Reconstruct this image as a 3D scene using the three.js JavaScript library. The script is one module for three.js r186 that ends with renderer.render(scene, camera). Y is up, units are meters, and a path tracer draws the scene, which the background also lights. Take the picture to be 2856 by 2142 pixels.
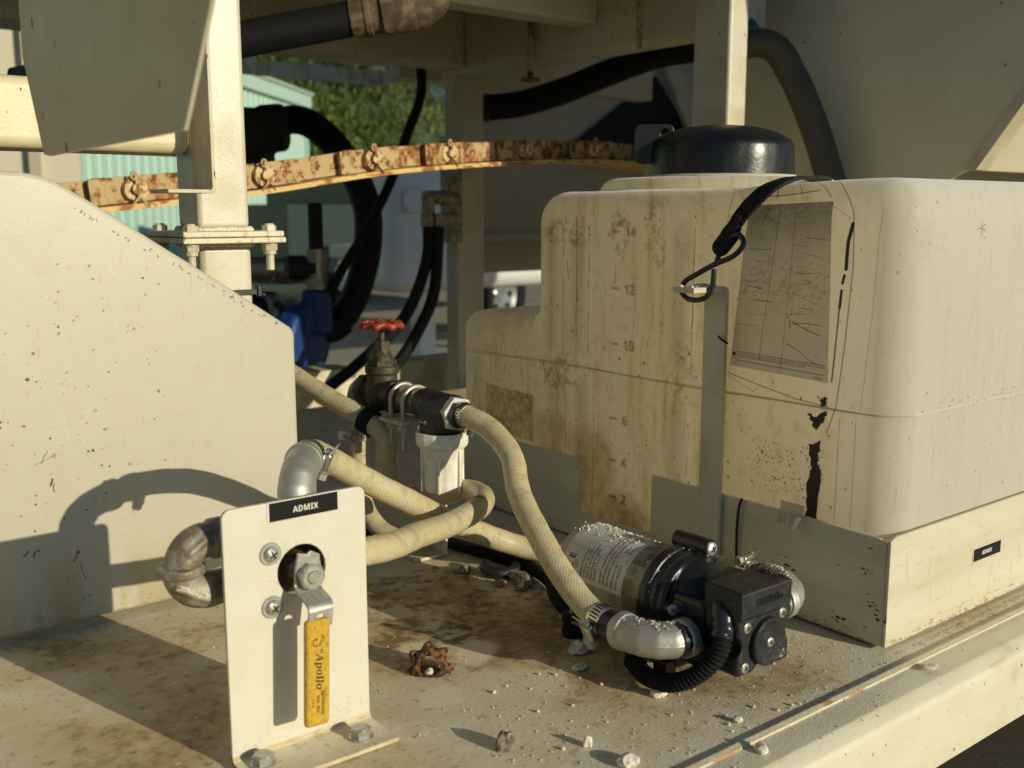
import * as THREE from 'three';
import { Sky } from 'three/addons/objects/Sky.js';
import { FontLoader } from 'three/addons/loaders/FontLoader.js';
import { TextGeometry } from 'three/addons/geometries/TextGeometry.js';
import { RoundedBoxGeometry } from 'three/addons/geometries/RoundedBoxGeometry.js';
import { mergeGeometries, toCreasedNormals, mergeVertices } from 'three/addons/utils/BufferGeometryUtils.js';

// ---------------------------------------------------------------- camera, sky, sun, exposure
const scene = new THREE.Scene();
const camera = new THREE.PerspectiveCamera(40.53, 4 / 3, 0.02, 400);
camera.position.set(0, 0.366, 0);
camera.lookAt(0.6114, 0.366 - 0.16362, -0.7742);
camera.focus = 0.92; camera.userData.fStop = 9;
const sunDir = new THREE.Vector3(0.258, 0.2577, 0.93).normalize();
const sky = new Sky(); sky.name = 'sky'; sky.userData.kind = 'structure'; sky.scale.setScalar(300);
Object.assign(sky.material.uniforms.turbidity, { value: 3 }); sky.material.uniforms.rayleigh.value = 1.6;
sky.material.uniforms.mieCoefficient.value = 0.004; sky.material.uniforms.sunPosition.value.copy(sunDir);
scene.add(sky);
scene.environmentIntensity = 0.155;
const sun = new THREE.DirectionalLight(new THREE.Color().setRGB(1, 0.925, 0.71), 4.6);
sun.position.copy(sunDir).multiplyScalar(12).add(new THREE.Vector3(1, 0, -1.2)); sun.target.position.set(1, 0, -1.2);
sun.castShadow = true; sun.shadow.mapSize.set(4096, 4096); sun.shadow.radius = 1;
Object.assign(sun.shadow.camera, { left: -5, right: 5, top: 5, bottom: -5, near: 1, far: 40 });
scene.add(sun, sun.target);
const renderer = new THREE.WebGLRenderer({ antialias: true });
renderer.toneMapping = THREE.LinearToneMapping; renderer.toneMappingExposure = 0.8;
renderer.shadowMap.enabled = true;

// ---------------------------------------------------------------- random, noise
const V = (x, y, z) => new THREE.Vector3(x, y, z);
function rng(seed) { let s = seed >>> 0; return () => { s = (s + 0x6d2b79f5) | 0; let t = Math.imul(s ^ (s >>> 15), 1 | s); t = (t + Math.imul(t ^ (t >>> 7), 61 | t)) ^ t; return ((t ^ (t >>> 14)) >>> 0) / 4294967296; }; }
const PERM = (() => { const r = rng(77), a = new Float32Array(65536); for (let i = 0; i < a.length; i++) a[i] = r(); return a; })();
const h2 = (x, y) => PERM[((x & 255) << 8) | (y & 255)];
function n2(x, y) { const i = Math.floor(x), j = Math.floor(y); let f = x - i, g = y - j; f = f * f * (3 - 2 * f); g = g * g * (3 - 2 * g); const a = h2(i, j), b = h2(i + 1, j), c = h2(i, j + 1), d = h2(i + 1, j + 1); return a + (b - a) * f + (c - a) * g + (a - b - c + d) * f * g; }
function fbm(x, y, o = 4) { let s = 0, a = 0.5, t = 0; for (let k = 0; k < o; k++) { s += a * n2(x, y); t += a; x = x * 2.03 + 17.1; y = y * 2.03 + 9.7; a *= 0.5; } return s / t; }
function n3(x, y, z) { const k = Math.floor(z), f = z - k, w = f * f * (3 - 2 * f); return n2(x + k * 37.3, y + k * 17.7) * (1 - w) + n2(x + (k + 1) * 37.3, y + (k + 1) * 17.7) * w; }
const clamp = (v, a = 0, b = 1) => Math.max(a, Math.min(b, v));
const sstep = (a, b, v) => { const t = clamp((v - a) / (b - a)); return t * t * (3 - 2 * t); };
const mix = (a, b, t) => a + (b - a) * t;
const mix3 = (a, b, t) => [mix(a[0], b[0], t), mix(a[1], b[1], t), mix(a[2], b[2], t)];

// ---------------------------------------------------------------- textures
function canvasOf(w, h, fn, draw) {
  const c = document.createElement('canvas'); c.width = w; c.height = h; const g = c.getContext('2d');
  if (fn) { const im = g.createImageData(w, h), d = im.data; for (let y = 0, i = 0; y < h; y++) for (let x = 0; x < w; x++, i += 4) { const v = fn(x, y); d[i] = v[0]; d[i + 1] = v[1]; d[i + 2] = v[2]; d[i + 3] = 255; } g.putImageData(im, 0, 0); }
  if (draw) draw(g, w, h);
  return c;
}
function tex(w, h, fn, draw, o = {}) {
  const t = new THREE.CanvasTexture(canvasOf(w, h, fn, draw));
  if (o.srgb !== false) t.colorSpace = THREE.SRGBColorSpace;
  t.wrapS = t.wrapT = o.clamp ? THREE.ClampToEdgeWrapping : o.mirror ? THREE.MirroredRepeatWrapping : THREE.RepeatWrapping;
  if (o.rep) t.repeat.set(o.rep[0], o.rep[1]);
  if (o.off) t.offset.set(o.off[0], o.off[1]);
  t.anisotropy = 8; return t;
}
const gray = (v) => [v, v, v];
// window of a plane in metres: maps uv = metres so that [u0,u1]x[v0,v1] covers the texture once
const win = (u0, u1, v0, v1) => ({ rep: [1 / (u1 - u0), 1 / (v1 - v0)], off: [-u0 / (u1 - u0), -v0 / (v1 - v0)], mirror: true });
function speckle(g, rnd, n, area, rmin, rmax, cols, sq = 1) {
  for (let k = 0; k < n; k++) {
    const [x0, y0, x1, y1] = area, x = mix(x0, x1, rnd()), y = mix(y0, y1, rnd()), r = mix(rmin, rmax, Math.pow(rnd(), 3));
    g.fillStyle = cols[Math.floor(rnd() * cols.length)]; g.beginPath();
    const m = 6 + Math.floor(rnd() * 4), a0 = rnd() * 6;
    for (let i = 0; i < m; i++) { const a = a0 + i / m * Math.PI * 2, rr = r * (0.55 + 0.6 * rnd()); g.lineTo(x + Math.cos(a) * rr, y + Math.sin(a) * rr * sq); }
    g.fill();
  }
}
function scratch(g, rnd, x, y, len, ang, w, col, wob = 0.3) {
  g.strokeStyle = col; g.lineWidth = w; g.lineCap = 'round'; g.beginPath(); g.moveTo(x, y); const n = 8;
  for (let i = 1; i <= n; i++) { ang += (rnd() - 0.5) * wob; x += Math.cos(ang) * len / n; y += Math.sin(ang) * len / n; g.lineTo(x, y); }
  g.stroke();
}
const std = (o) => new THREE.MeshStandardMaterial(o), phy = (o) => new THREE.MeshPhysicalMaterial(o);
const lin = (r, g, b) => new THREE.Color().setRGB(r, g, b);

const orange = tex(512, 512, (x, y) => gray(255 * (0.5 * n2(x / 7, y / 7) + 0.5 * n2(x / 3.1 + 40, y / 3.1))), null, { srgb: false, rep: [10, 10] });
const fineBump = tex(512, 512, (x, y) => gray(255 * fbm(x / 10, y / 10, 4)), null, { srgb: false, rep: [9, 9] });
const roughN = tex(256, 256, (x, y) => gray(150 + 90 * fbm(x / 20, y / 20, 4)), null, { srgb: false, rep: [7, 7] });

// generic machine paint, metres uv, 0.6 m tile
const rp = rng(5);
const paintMap = tex(1024, 1024, (x, y) => { const a = fbm(x / 90, y / 90, 5), b = fbm(x / 14 + 7, y / 14, 3); let c = mix3([204, 196, 175], [190, 178, 148], sstep(0.45, 0.75, a)); return mix3(c, [172, 154, 116], sstep(0.66, 0.85, b) * 0.25); },
  (g, w, h) => { speckle(g, rp, 70, [0, 0, w, h], 0.6, 4, ['#5a4a38', '#6d5c45', '#3f362c'], 1.3); for (let i = 0; i < 24; i++) scratch(g, rp, rp() * w, rp() * h, 8 + rp() * 20, 1.57, 0.7, 'rgba(80,66,44,0.35)'); }, { rep: [1 / 0.6, 1 / 0.6] });
const paint = phy({ map: paintMap, roughness: 0.42, bumpMap: orange, bumpScale: 0.00016, clearcoat: 0.25, clearcoatRoughness: 0.3 });
const paintOld = std({ map: tex(1024, 1024, (x, y) => { const a = fbm(x / 60, y / 120, 5), b = fbm(x / 9 + 7, y / 16, 4); let c = mix3([214, 205, 178], [190, 174, 136], sstep(0.4, 0.7, a)); c = mix3(c, [150, 118, 74], sstep(0.62, 0.8, b) * 0.5); return c; }, (g, w, h) => { speckle(g, rp, 160, [0, 0, w, h], 0.8, 5, ['#5a4a38', '#7b5a34', '#3f362c', '#8a6a40'], 1.6); }, { rep: [1 / 0.5, 1 / 0.5] }), roughness: 0.55, bumpMap: orange, bumpScale: 0.0002 });

const silver = std({ color: lin(0.5, 0.475, 0.425), metalness: 0.75, roughness: 0.55, bumpMap: fineBump, bumpScale: 0.00016 });
const castGrey = std({ map: tex(512, 512, (x, y) => { const a = fbm(x / 40, y / 40, 5); return mix3([158, 150, 132], [122, 108, 86], sstep(0.4, 0.7, a)); }, (g, w, h) => speckle(g, rp, 60, [0, 0, w, h], 1, 6, ['#d8d0bc', '#5b4632', '#b0a58e']), { rep: [9, 9] }), metalness: 0.3, roughness: 0.5, bumpMap: fineBump, bumpScale: 0.0004 });
const zinc = std({ map: tex(512, 512, (x, y) => { const a = fbm(x / 30, y / 30, 4); return mix3([196, 194, 184], [150, 146, 134], a); }, null, { rep: [20, 20] }), metalness: 0.55, roughness: 0.42 });
const stainless = std({ color: lin(0.66, 0.65, 0.62), metalness: 1, roughness: 0.3 });
const bronze = std({ map: tex(512, 512, (x, y) => mix3([92, 84, 66], [62, 54, 42], fbm(x / 34, y / 34, 4)), (g, w, h) => speckle(g, rp, 40, [0, 0, w, h], 1, 5, ['#8b7f66', '#3c3428']), { rep: [10, 10] }), metalness: 0.45, roughness: 0.6, bumpMap: fineBump, bumpScale: 0.0004 });
const blackPlastic = std({ color: lin(0.016, 0.016, 0.017), roughness: 0.42, roughnessMap: roughN, bumpMap: fineBump, bumpScale: 0.00012 });
const blackDusty = std({ map: tex(512, 512, (x, y) => mix3([30, 30, 30], [72, 68, 60], sstep(0.5, 0.85, fbm(x / 24, y / 24, 5)) * 0.6), (g, w, h) => speckle(g, rp, 40, [0, 0, w, h], 0.6, 3, ['#cfc9bb', '#8f8a7d']), { rep: [11, 11] }), roughness: 0.5, bumpMap: fineBump, bumpScale: 0.0002 });
const rubber = phy({ color: lin(0.009, 0.009, 0.009), roughness: 0.65, specularIntensity: 0.5, bumpMap: fineBump, bumpScale: 0.0003 });
const hoseDust = std({ map: tex(512, 256, (x, y) => mix3([66, 61, 52], [86, 79, 66], fbm(x / 60, y / 30, 4)), null, { rep: [1, 1] }), roughness: 0.75 });
const dullBrown = std({ map: tex(512, 512, (x, y) => mix3([112, 96, 72], [72, 56, 40], sstep(0.3, 0.7, fbm(x / 50, y / 50, 5))), null, { rep: [6, 6] }), roughness: 0.75, bumpMap: fineBump, bumpScale: 0.0006 });
const blackMat = std({ color: lin(0.012, 0.012, 0.012), roughness: 0.8 });
const redPaint = std({ map: tex(256, 256, (x, y) => mix3([160, 64, 40], [112, 44, 28], sstep(0.4, 0.75, fbm(x / 20, y / 20, 4))), (g, w, h) => speckle(g, rp, 24, [0, 0, w, h], 1, 4, ['#54281c', '#d08a6a']), { rep: [22, 22] }), roughness: 0.45, bumpMap: fineBump, bumpScale: 0.0003 });
const rustMap = tex(1024, 1024, (x, y) => {
  const a = fbm(x / 26, y / 26, 6), b = fbm(x / 7 + 60, y / 7, 4), c = fbm(x / 130 + 9, y / 130 + 31, 4); let col = mix3([178, 152, 104], [190, 166, 120], b);
  col = mix3(col, [166, 112, 58], sstep(0.4, 0.58, a * 0.5 + c * 0.5)); col = mix3(col, [116, 70, 38], sstep(0.46, 0.64, a * 0.45 + b * 0.2 + c * 0.35)); return mix3(col, [66, 42, 28], sstep(0.54, 0.72, a * 0.45 + b * 0.25 + c * 0.3));
}, null, { rep: [3.4, 3.4] });
const rustCream = std({ map: tex(1024, 1024, (x, y) => { const a = fbm(x / 60, y / 60, 6), b = fbm(x / 9 + 60, y / 9, 4); let c = mix3([192, 168, 122], [176, 148, 102], b); c = mix3(c, [140, 88, 46], sstep(0.5, 0.62, a * 0.7 + b * 0.3)); return mix3(c, [92, 58, 36], sstep(0.58, 0.72, a * 0.65 + b * 0.35)); }, null, { rep: [5.3, 5.3] }), roughness: 0.78, bumpMap: fineBump, bumpScale: 0.0007 });
const rustDark = std({ map: tex(512, 512, (x, y) => { const a = fbm(x / 40, y / 40, 5), b = fbm(x / 9 + 5, y / 9, 4); return mix3(mix3([128, 84, 48], [78, 52, 34], a), [176, 148, 104], sstep(0.62, 0.74, b * 0.5 + a * 0.5)); }, null, { rep: [6, 6] }), roughness: 0.85, bumpMap: fineBump, bumpScale: 0.0008 });
const rust = std({ map: rustMap, roughness: 0.8, bumpMap: fineBump, bumpScale: 0.0008 });
const rustOrange = std({ map: tex(512, 512, (x, y) => { const a = fbm(x / 30, y / 30, 5); return mix3([132, 78, 40], [54, 38, 27], sstep(0.34, 0.54, a)); }, null, { rep: [14, 14] }), roughness: 0.85, bumpMap: fineBump, bumpScale: 0.0008 });
const rimPaint = std({ map: tex(512, 512, (x, y) => mix3([214, 178, 112], [150, 96, 44], sstep(0.5, 0.7, fbm(x / 40, y / 20, 5))), null, { rep: [4, 4] }), roughness: 0.7, bumpMap: fineBump, bumpScale: 0.0005 });
const chalk = std({ map: tex(256, 256, (x, y) => mix3([226, 218, 202], [176, 166, 146], sstep(0.35, 0.75, fbm(x / 18, y / 18, 4))), null, { rep: [30, 30] }), roughness: 0.95, bumpMap: fineBump, bumpScale: 0.0006 });
const stoneMat = std({ map: tex(256, 256, (x, y) => mix3([150, 140, 120], [100, 90, 72], sstep(0.3, 0.7, fbm(x / 22, y / 22, 5))), null, { rep: [18, 18] }), roughness: 0.95, bumpMap: fineBump, bumpScale: 0.0008 });

// braided clear hose: tile = 24 mm of length (u) by the whole girth (v)
const braidFn = (u, v) => { const a = Math.abs(((u * 6 + v * 22) % 1 + 1) % 1 - 0.5), b = Math.abs(((u * 6 - v * 22) % 1 + 1) % 1 - 0.5); return Math.max(sstep(0.36, 0.46, a), sstep(0.36, 0.46, b)); };
const braidMap = tex(1024, 512, (x, y) => { const t = braidFn(x / 256, y / 512), a = fbm(x / 50, y / 70, 4), b = fbm(x / 200 + 3, y / 150, 3); let c = mix3([200, 185, 144], [230, 220, 190], t); c = mix3(c, [158, 128, 82], sstep(0.5, 0.8, a) * 0.35); return mix3(c, [214, 190, 134], sstep(0.4, 0.7, b) * 0.4); }, (g, w, h) => speckle(g, rp, 50, [0, 0, w, h], 0.8, 3.5, ['#6b5638', '#8a7350']), { rep: [0.25, 1] });
const braidBump = tex(1024, 512, (x, y) => gray(255 * braidFn(x / 256, y / 512)), null, { srgb: false, rep: [0.25, 1] });
const hoseClear = phy({ map: braidMap, roughness: 0.38, bumpMap: braidBump, bumpScale: 0.00025, transmission: 0.12, thickness: 0, sheen: 0 });

// ---------------------------------------------------------------- geometry helpers
function bake(g, scale = 1) { // flat list of faces with box-projected uv in metres
  if (g.index) g = g.toNonIndexed(); const p = g.attributes.position, n = p.count, uv = new Float32Array(n * 2), a = V(), b = V(), c = V();
  if (!g.attributes.normal) g.computeVertexNormals();
  for (let i = 0; i < n; i += 3) {
    a.fromBufferAttribute(p, i); b.fromBufferAttribute(p, i + 1); c.fromBufferAttribute(p, i + 2); b.sub(a); c.sub(a); b.cross(c); const x = Math.abs(b.x), y = Math.abs(b.y), z = Math.abs(b.z);
    for (let k = i; k < i + 3; k++) { const X = p.getX(k), Y = p.getY(k), Z = p.getZ(k); let s, t; if (x >= y && x >= z) { s = Z; t = Y; } else if (y >= z) { s = X; t = Z; } else { s = X; t = Y; } uv[k * 2] = s * scale; uv[k * 2 + 1] = t * scale; }
  }
  const o = new THREE.BufferGeometry(); o.setAttribute('position', p); o.setAttribute('normal', g.attributes.normal); o.setAttribute('uv', new THREE.BufferAttribute(uv, 2)); return o;
}
const join = (...gs) => mergeGeometries(gs.flat().map((g) => (g.userData.ready ? g : bake(g))));
function box(x0, x1, y0, y1, z0, z1, r = 0) {
  const w = Math.abs(x1 - x0), h = Math.abs(y1 - y0), d = Math.abs(z1 - z0); const rr = Math.min(r, w / 2.02, h / 2.02, d / 2.02);
  const g = rr > 0 ? new RoundedBoxGeometry(w, h, d, 2, rr) : new THREE.BoxGeometry(w, h, d); g.translate((x0 + x1) / 2, (y0 + y1) / 2, (z0 + z1) / 2); return g;
}
const UP = V(0, 1, 0);
function along(g, a, b) { const d = V().subVectors(b, a); g.applyQuaternion(new THREE.Quaternion().setFromUnitVectors(UP, d.clone().normalize())); g.translate((a.x + b.x) / 2, (a.y + b.y) / 2, (a.z + b.z) / 2); return g; }
const cyl = (a, b, r, r2 = r, n = 24, open = false) => along(new THREE.CylinderGeometry(r2, r, a.distanceTo(b), n, 1, open), a, b);
function lathe(pts, a, dir, n = 32) { const g = new THREE.LatheGeometry(pts.map(([r, y]) => new THREE.Vector2(r, y)), n); g.applyQuaternion(new THREE.Quaternion().setFromUnitVectors(UP, dir.clone().normalize())); g.translate(a.x, a.y, a.z); return toCreasedNormals(g, 0.6); }
function hex(a, b, r, twist = 0) { const g = new THREE.CylinderGeometry(r, r, a.distanceTo(b), 6, 1); g.rotateY(twist); return along(toCreasedNormals(g, 0.3), a, b); }
function ring(c, dir, r, t, arc = Math.PI * 2, n = 40) { const g = new THREE.TorusGeometry(r, t, 10, n, arc); g.applyQuaternion(new THREE.Quaternion().setFromUnitVectors(V(0, 0, 1), dir.clone().normalize())); g.translate(c.x, c.y, c.z); return g; }
const curve = (pts) => new THREE.CatmullRomCurve3(pts.map((p) => V(...p)), false, 'centripetal');
function sweep(cv, n, m, rf, { tile = 0.024, cap = true } = {}) { // round tube, radius from rf(distance, angle)
  const L = cv.getLength(), fr = cv.computeFrenetFrames(n, false), pos = [], uv = [], idx = [], pts = cv.getSpacedPoints(n);
  for (let i = 0; i <= n; i++) for (let j = 0; j <= m; j++) { const a = j / m * Math.PI * 2, r = rf(i / n * L, a, L), c = Math.cos(a) * r, s = Math.sin(a) * r, N = fr.normals[i], B = fr.binormals[i], p = pts[i]; pos.push(p.x + N.x * c + B.x * s, p.y + N.y * c + B.y * s, p.z + N.z * c + B.z * s); uv.push(i / n * L / tile, j / m); }
  for (let i = 0; i < n; i++) for (let j = 0; j < m; j++) { const a = i * (m + 1) + j, b = a + m + 1; idx.push(a, a + 1, b, b, a + 1, b + 1); }
  if (cap) for (const e of [0, n]) { const o = pos.length / 3, p = pts[e]; pos.push(p.x, p.y, p.z); uv.push(0, 0); for (let j = 0; j < m; j++) { const a = e * (m + 1) + j; e ? idx.push(o, a, a + 1) : idx.push(o, a + 1, a); } }
  const g = new THREE.BufferGeometry(); g.setAttribute('position', new THREE.Float32BufferAttribute(pos, 3)); g.setAttribute('uv', new THREE.Float32BufferAttribute(uv, 2)); g.setIndex(idx); g.computeVertexNormals();
  const nm = g.attributes.normal; for (let i = 0; i <= n; i++) { const a = i * (m + 1), b = a + m; const x = nm.getX(a) + nm.getX(b), y = nm.getY(a) + nm.getY(b), z = nm.getZ(a) + nm.getZ(b), l = Math.hypot(x, y, z) || 1; nm.setXYZ(a, x / l, y / l, z / l); nm.setXYZ(b, x / l, y / l, z / l); }
  const o = g.toNonIndexed(); o.userData.ready = true; return o;
}
const hoseGeo = (pts, r, n = 140) => sweep(curve(pts), n, 26, (s, a) => r * (1 + 0.012 * Math.sin(s * 260) + 0.02 * n2(s * 60, a)));
const conduitGeo = (pts, r, pitch = 0.0034) => { const c = curve(pts), n = Math.round(c.getLength() / pitch * 6); return sweep(c, n, 18, (s) => r * (1 + 0.1 * Math.tanh(2.2 * Math.sin(s / pitch * Math.PI * 2)))); };
function extrudeX(prof, x0, x1, crease = 0.5) { // prof: closed list of [z, y], swept along X
  const s = new THREE.Shape(prof.map(([z, y]) => new THREE.Vector2(z, y))); const g = new THREE.ExtrudeGeometry(s, { depth: x1 - x0, bevelEnabled: false, curveSegments: 12 });
  g.applyMatrix4(new THREE.Matrix4().makeBasis(V(0, 0, 1), V(0, 1, 0), V(1, 0, 0)).setPosition(x0, 0, 0)); const p = g.attributes.position; // mirrored basis: flip winding
  for (let i = 0; i < p.count; i += 3) { const t = [p.getX(i + 1), p.getY(i + 1), p.getZ(i + 1)]; p.setXYZ(i + 1, p.getX(i + 2), p.getY(i + 2), p.getZ(i + 2)); p.setXYZ(i + 2, ...t); }
  g.deleteAttribute('normal'); g.deleteAttribute('uv'); return toCreasedNormals(mergeVertices(g), crease).clone();
}
function plateXY(pts, z0, z1, bev = 0.001, holes = []) { // outline in XY, thickness along Z
  const s = new THREE.Shape(pts.map((p) => new THREE.Vector2(...p))); for (const [hx, hy, hr] of holes) { const q = new THREE.Path(); q.absarc(hx, hy, hr, 0, Math.PI * 2, true); s.holes.push(q); }
  const g = new THREE.ExtrudeGeometry(s, { depth: z1 - z0 - 2 * bev, bevelEnabled: bev > 0, bevelSize: bev, bevelThickness: bev, bevelOffset: -bev, bevelSegments: 2, curveSegments: 28 }); g.translate(0, 0, z0 + bev); return g;
}
function plateZY(pts, x0, x1, bev = 0.001) { const g = plateXY(pts, x0, x1, bev); const p = g.attributes.position; g.applyMatrix4(new THREE.Matrix4().set(0, 0, 1, 0, 0, 1, 0, 0, 1, 0, 0, 0, 0, 0, 0, 1)); for (let i = 0; i < p.count; i += 3) { const t = [p.getX(i + 1), p.getY(i + 1), p.getZ(i + 1)]; p.setXYZ(i + 1, p.getX(i + 2), p.getY(i + 2), p.getZ(i + 2)); p.setXYZ(i + 2, ...t); } g.computeVertexNormals(); return g; }
function roundRect(x0, y0, x1, y1, r, n = 5) { const o = []; for (const [cx, cy, a] of [[x1 - r, y0 + r, -90], [x1 - r, y1 - r, 0], [x0 + r, y1 - r, 90], [x0 + r, y0 + r, 180]]) for (let i = 0; i <= n; i++) { const t = (a + 90 * i / n) * Math.PI / 180; o.push([cx + r * Math.cos(t), cy + r * Math.sin(t)]); } return o; }

// signed-distance shapes meshed with surface nets
const len = Math.hypot;
const smin = (a, b, k) => { const h = clamp(0.5 + 0.5 * (b - a) / k); return mix(b, a, h) - k * h * (1 - h); };
const smax = (a, b, k) => -smin(-a, -b, k);
const sBox = (x, y, z, b, r = 0) => { const qx = Math.abs(x - (b[0] + b[1]) / 2) - (b[1] - b[0]) / 2 + r, qy = Math.abs(y - (b[2] + b[3]) / 2) - (b[3] - b[2]) / 2 + r, qz = Math.abs(z - (b[4] + b[5]) / 2) - (b[5] - b[4]) / 2 + r; return len(Math.max(qx, 0), Math.max(qy, 0), Math.max(qz, 0)) + Math.min(Math.max(qx, qy, qz), 0) - r; };
const sCap = (x, y, z, a, b, r) => { const dx = b[0] - a[0], dy = b[1] - a[1], dz = b[2] - a[2], px = x - a[0], py = y - a[1], pz = z - a[2], h = clamp((px * dx + py * dy + pz * dz) / (dx * dx + dy * dy + dz * dz)); return len(px - dx * h, py - dy * h, pz - dz * h) - r; };
const sCyl = (x, y, z, a, b, r, rd = 0.001) => { const dx = b[0] - a[0], dy = b[1] - a[1], dz = b[2] - a[2], L = len(dx, dy, dz), px = x - a[0], py = y - a[1], pz = z - a[2], t = (px * dx + py * dy + pz * dz) / L, q = Math.sqrt(Math.max(0, px * px + py * py + pz * pz - t * t)); const u = q - r + rd, v = Math.abs(t - L / 2) - L / 2 + rd; return Math.min(Math.max(u, v), 0) + len(Math.max(u, 0), Math.max(v, 0)) - rd; };
const sPath = (x, y, z, P, r) => { let d = 1e9; for (let i = 0; i + 1 < P.length; i++) d = Math.min(d, sCap(x, y, z, P[i], P[i + 1], r)); return d; };
function nets(f, lo, hi, h) {
  const nx = Math.ceil((hi[0] - lo[0]) / h) + 1, ny = Math.ceil((hi[1] - lo[1]) / h) + 1, nz = Math.ceil((hi[2] - lo[2]) / h) + 1, F = new Float32Array(nx * ny * nz), id = (i, j, k) => i + nx * (j + ny * k);
  for (let k = 0; k < nz; k++) for (let j = 0; j < ny; j++) for (let i = 0; i < nx; i++) F[id(i, j, k)] = f(lo[0] + i * h, lo[1] + j * h, lo[2] + k * h);
  const vid = new Int32Array(nx * ny * nz).fill(-1), pos = [], idx = [], C = [[0, 0, 0], [1, 0, 0], [0, 1, 0], [1, 1, 0], [0, 0, 1], [1, 0, 1], [0, 1, 1], [1, 1, 1]], E = [[0, 1], [2, 3], [4, 5], [6, 7], [0, 2], [1, 3], [4, 6], [5, 7], [0, 4], [1, 5], [2, 6], [3, 7]];
  for (let k = 0; k < nz - 1; k++) for (let j = 0; j < ny - 1; j++) for (let i = 0; i < nx - 1; i++) {
    let m = 0; const v = []; for (let c = 0; c < 8; c++) { const q = F[id(i + C[c][0], j + C[c][1], k + C[c][2])]; v.push(q); if (q < 0) m |= 1 << c; }
    if (m === 0 || m === 255) continue; let x = 0, y = 0, z = 0, n = 0;
    for (const [a, b] of E) if ((v[a] < 0) !== (v[b] < 0)) { const t = v[a] / (v[a] - v[b]); x += C[a][0] + t * (C[b][0] - C[a][0]); y += C[a][1] + t * (C[b][1] - C[a][1]); z += C[a][2] + t * (C[b][2] - C[a][2]); n++; }
    vid[id(i, j, k)] = pos.length / 3; pos.push(lo[0] + (i + x / n) * h, lo[1] + (j + y / n) * h, lo[2] + (k + z / n) * h);
  }
  const quad = (a, b, c, d, flip) => { if (a < 0 || b < 0 || c < 0 || d < 0) return; flip ? idx.push(a, c, b, a, d, c) : idx.push(a, b, c, a, c, d); };
  for (let k = 0; k < nz - 1; k++) for (let j = 0; j < ny - 1; j++) for (let i = 0; i < nx - 1; i++) {
    const s = F[id(i, j, k)] < 0;
    if (j && k && s !== (F[id(i + 1, j, k)] < 0)) quad(vid[id(i, j - 1, k - 1)], vid[id(i, j, k - 1)], vid[id(i, j, k)], vid[id(i, j - 1, k)], !s);
    if (i && k && s !== (F[id(i, j + 1, k)] < 0)) quad(vid[id(i - 1, j, k - 1)], vid[id(i - 1, j, k)], vid[id(i, j, k)], vid[id(i, j, k - 1)], !s);
    if (i && j && s !== (F[id(i, j, k + 1)] < 0)) quad(vid[id(i - 1, j - 1, k)], vid[id(i, j - 1, k)], vid[id(i, j, k)], vid[id(i - 1, j, k)], !s);
  }
  const g = new THREE.BufferGeometry(), P = new Float32Array(pos), N = new Float32Array(P.length), e = h * 0.6;
  for (let i = 0; i < P.length; i += 3) { const x = P[i], y = P[i + 1], z = P[i + 2]; const a = f(x + e, y, z) - f(x - e, y, z), b = f(x, y + e, z) - f(x, y - e, z), c = f(x, y, z + e) - f(x, y, z - e), l = len(a, b, c) || 1; N[i] = a / l; N[i + 1] = b / l; N[i + 2] = c / l; }
  g.setAttribute('position', new THREE.BufferAttribute(P, 3)); g.setAttribute('normal', new THREE.BufferAttribute(N, 3)); g.setIndex(idx); return g;
}

// ---------------------------------------------------------------- scene helpers
const taken = new Map();
function numbered(name) { const k = taken.get(name) ?? 0; taken.set(name, k + 1); return k ? `${name}_${String(k).padStart(3, '0')}` : name; }
function solid(m) { m.castShadow = m.receiveShadow = true; return m; }
function thing(name, label, category, pos = [0, 0, 0], group) { const o = new THREE.Group(); o.name = numbered(name); o.position.set(...pos); o.userData = { label, category }; if (group) o.userData.group = group; scene.add(o); return o; }
function worldOf(o) { const v = V(); for (let q = o; q && q !== scene; q = q.parent) v.add(q.position); return v; }
function part(parent, name, geo, mat, label) { // geometry given in world metres
  const gs = Array.isArray(geo) ? join(geo) : geo.userData.ready ? geo : bake(geo); const w = worldOf(parent); gs.translate(-w.x, -w.y, -w.z);
  const m = solid(new THREE.Mesh(gs, mat)); m.name = name; if (label) m.userData.label = label; parent.add(m); return m;
}
function single(name, label, category, geo, mat, pos, group) { const g = Array.isArray(geo) ? join(geo) : geo.userData.ready ? geo : bake(geo); if (pos) g.translate(-pos[0], -pos[1], -pos[2]); const m = solid(new THREE.Mesh(g, mat)); m.name = numbered(name); if (pos) m.position.set(...pos); m.userData = { label, category }; if (group) m.userData.group = group; scene.add(m); return m; }
function structure(name, geo, mat) { const m = solid(new THREE.Mesh(geo.userData.ready ? geo : bake(geo), mat)); m.name = name; m.userData.kind = 'structure'; scene.add(m); return m; }
const font = await new FontLoader().loadAsync('fonts/droid/droid_sans_bold.typeface.json');

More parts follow.
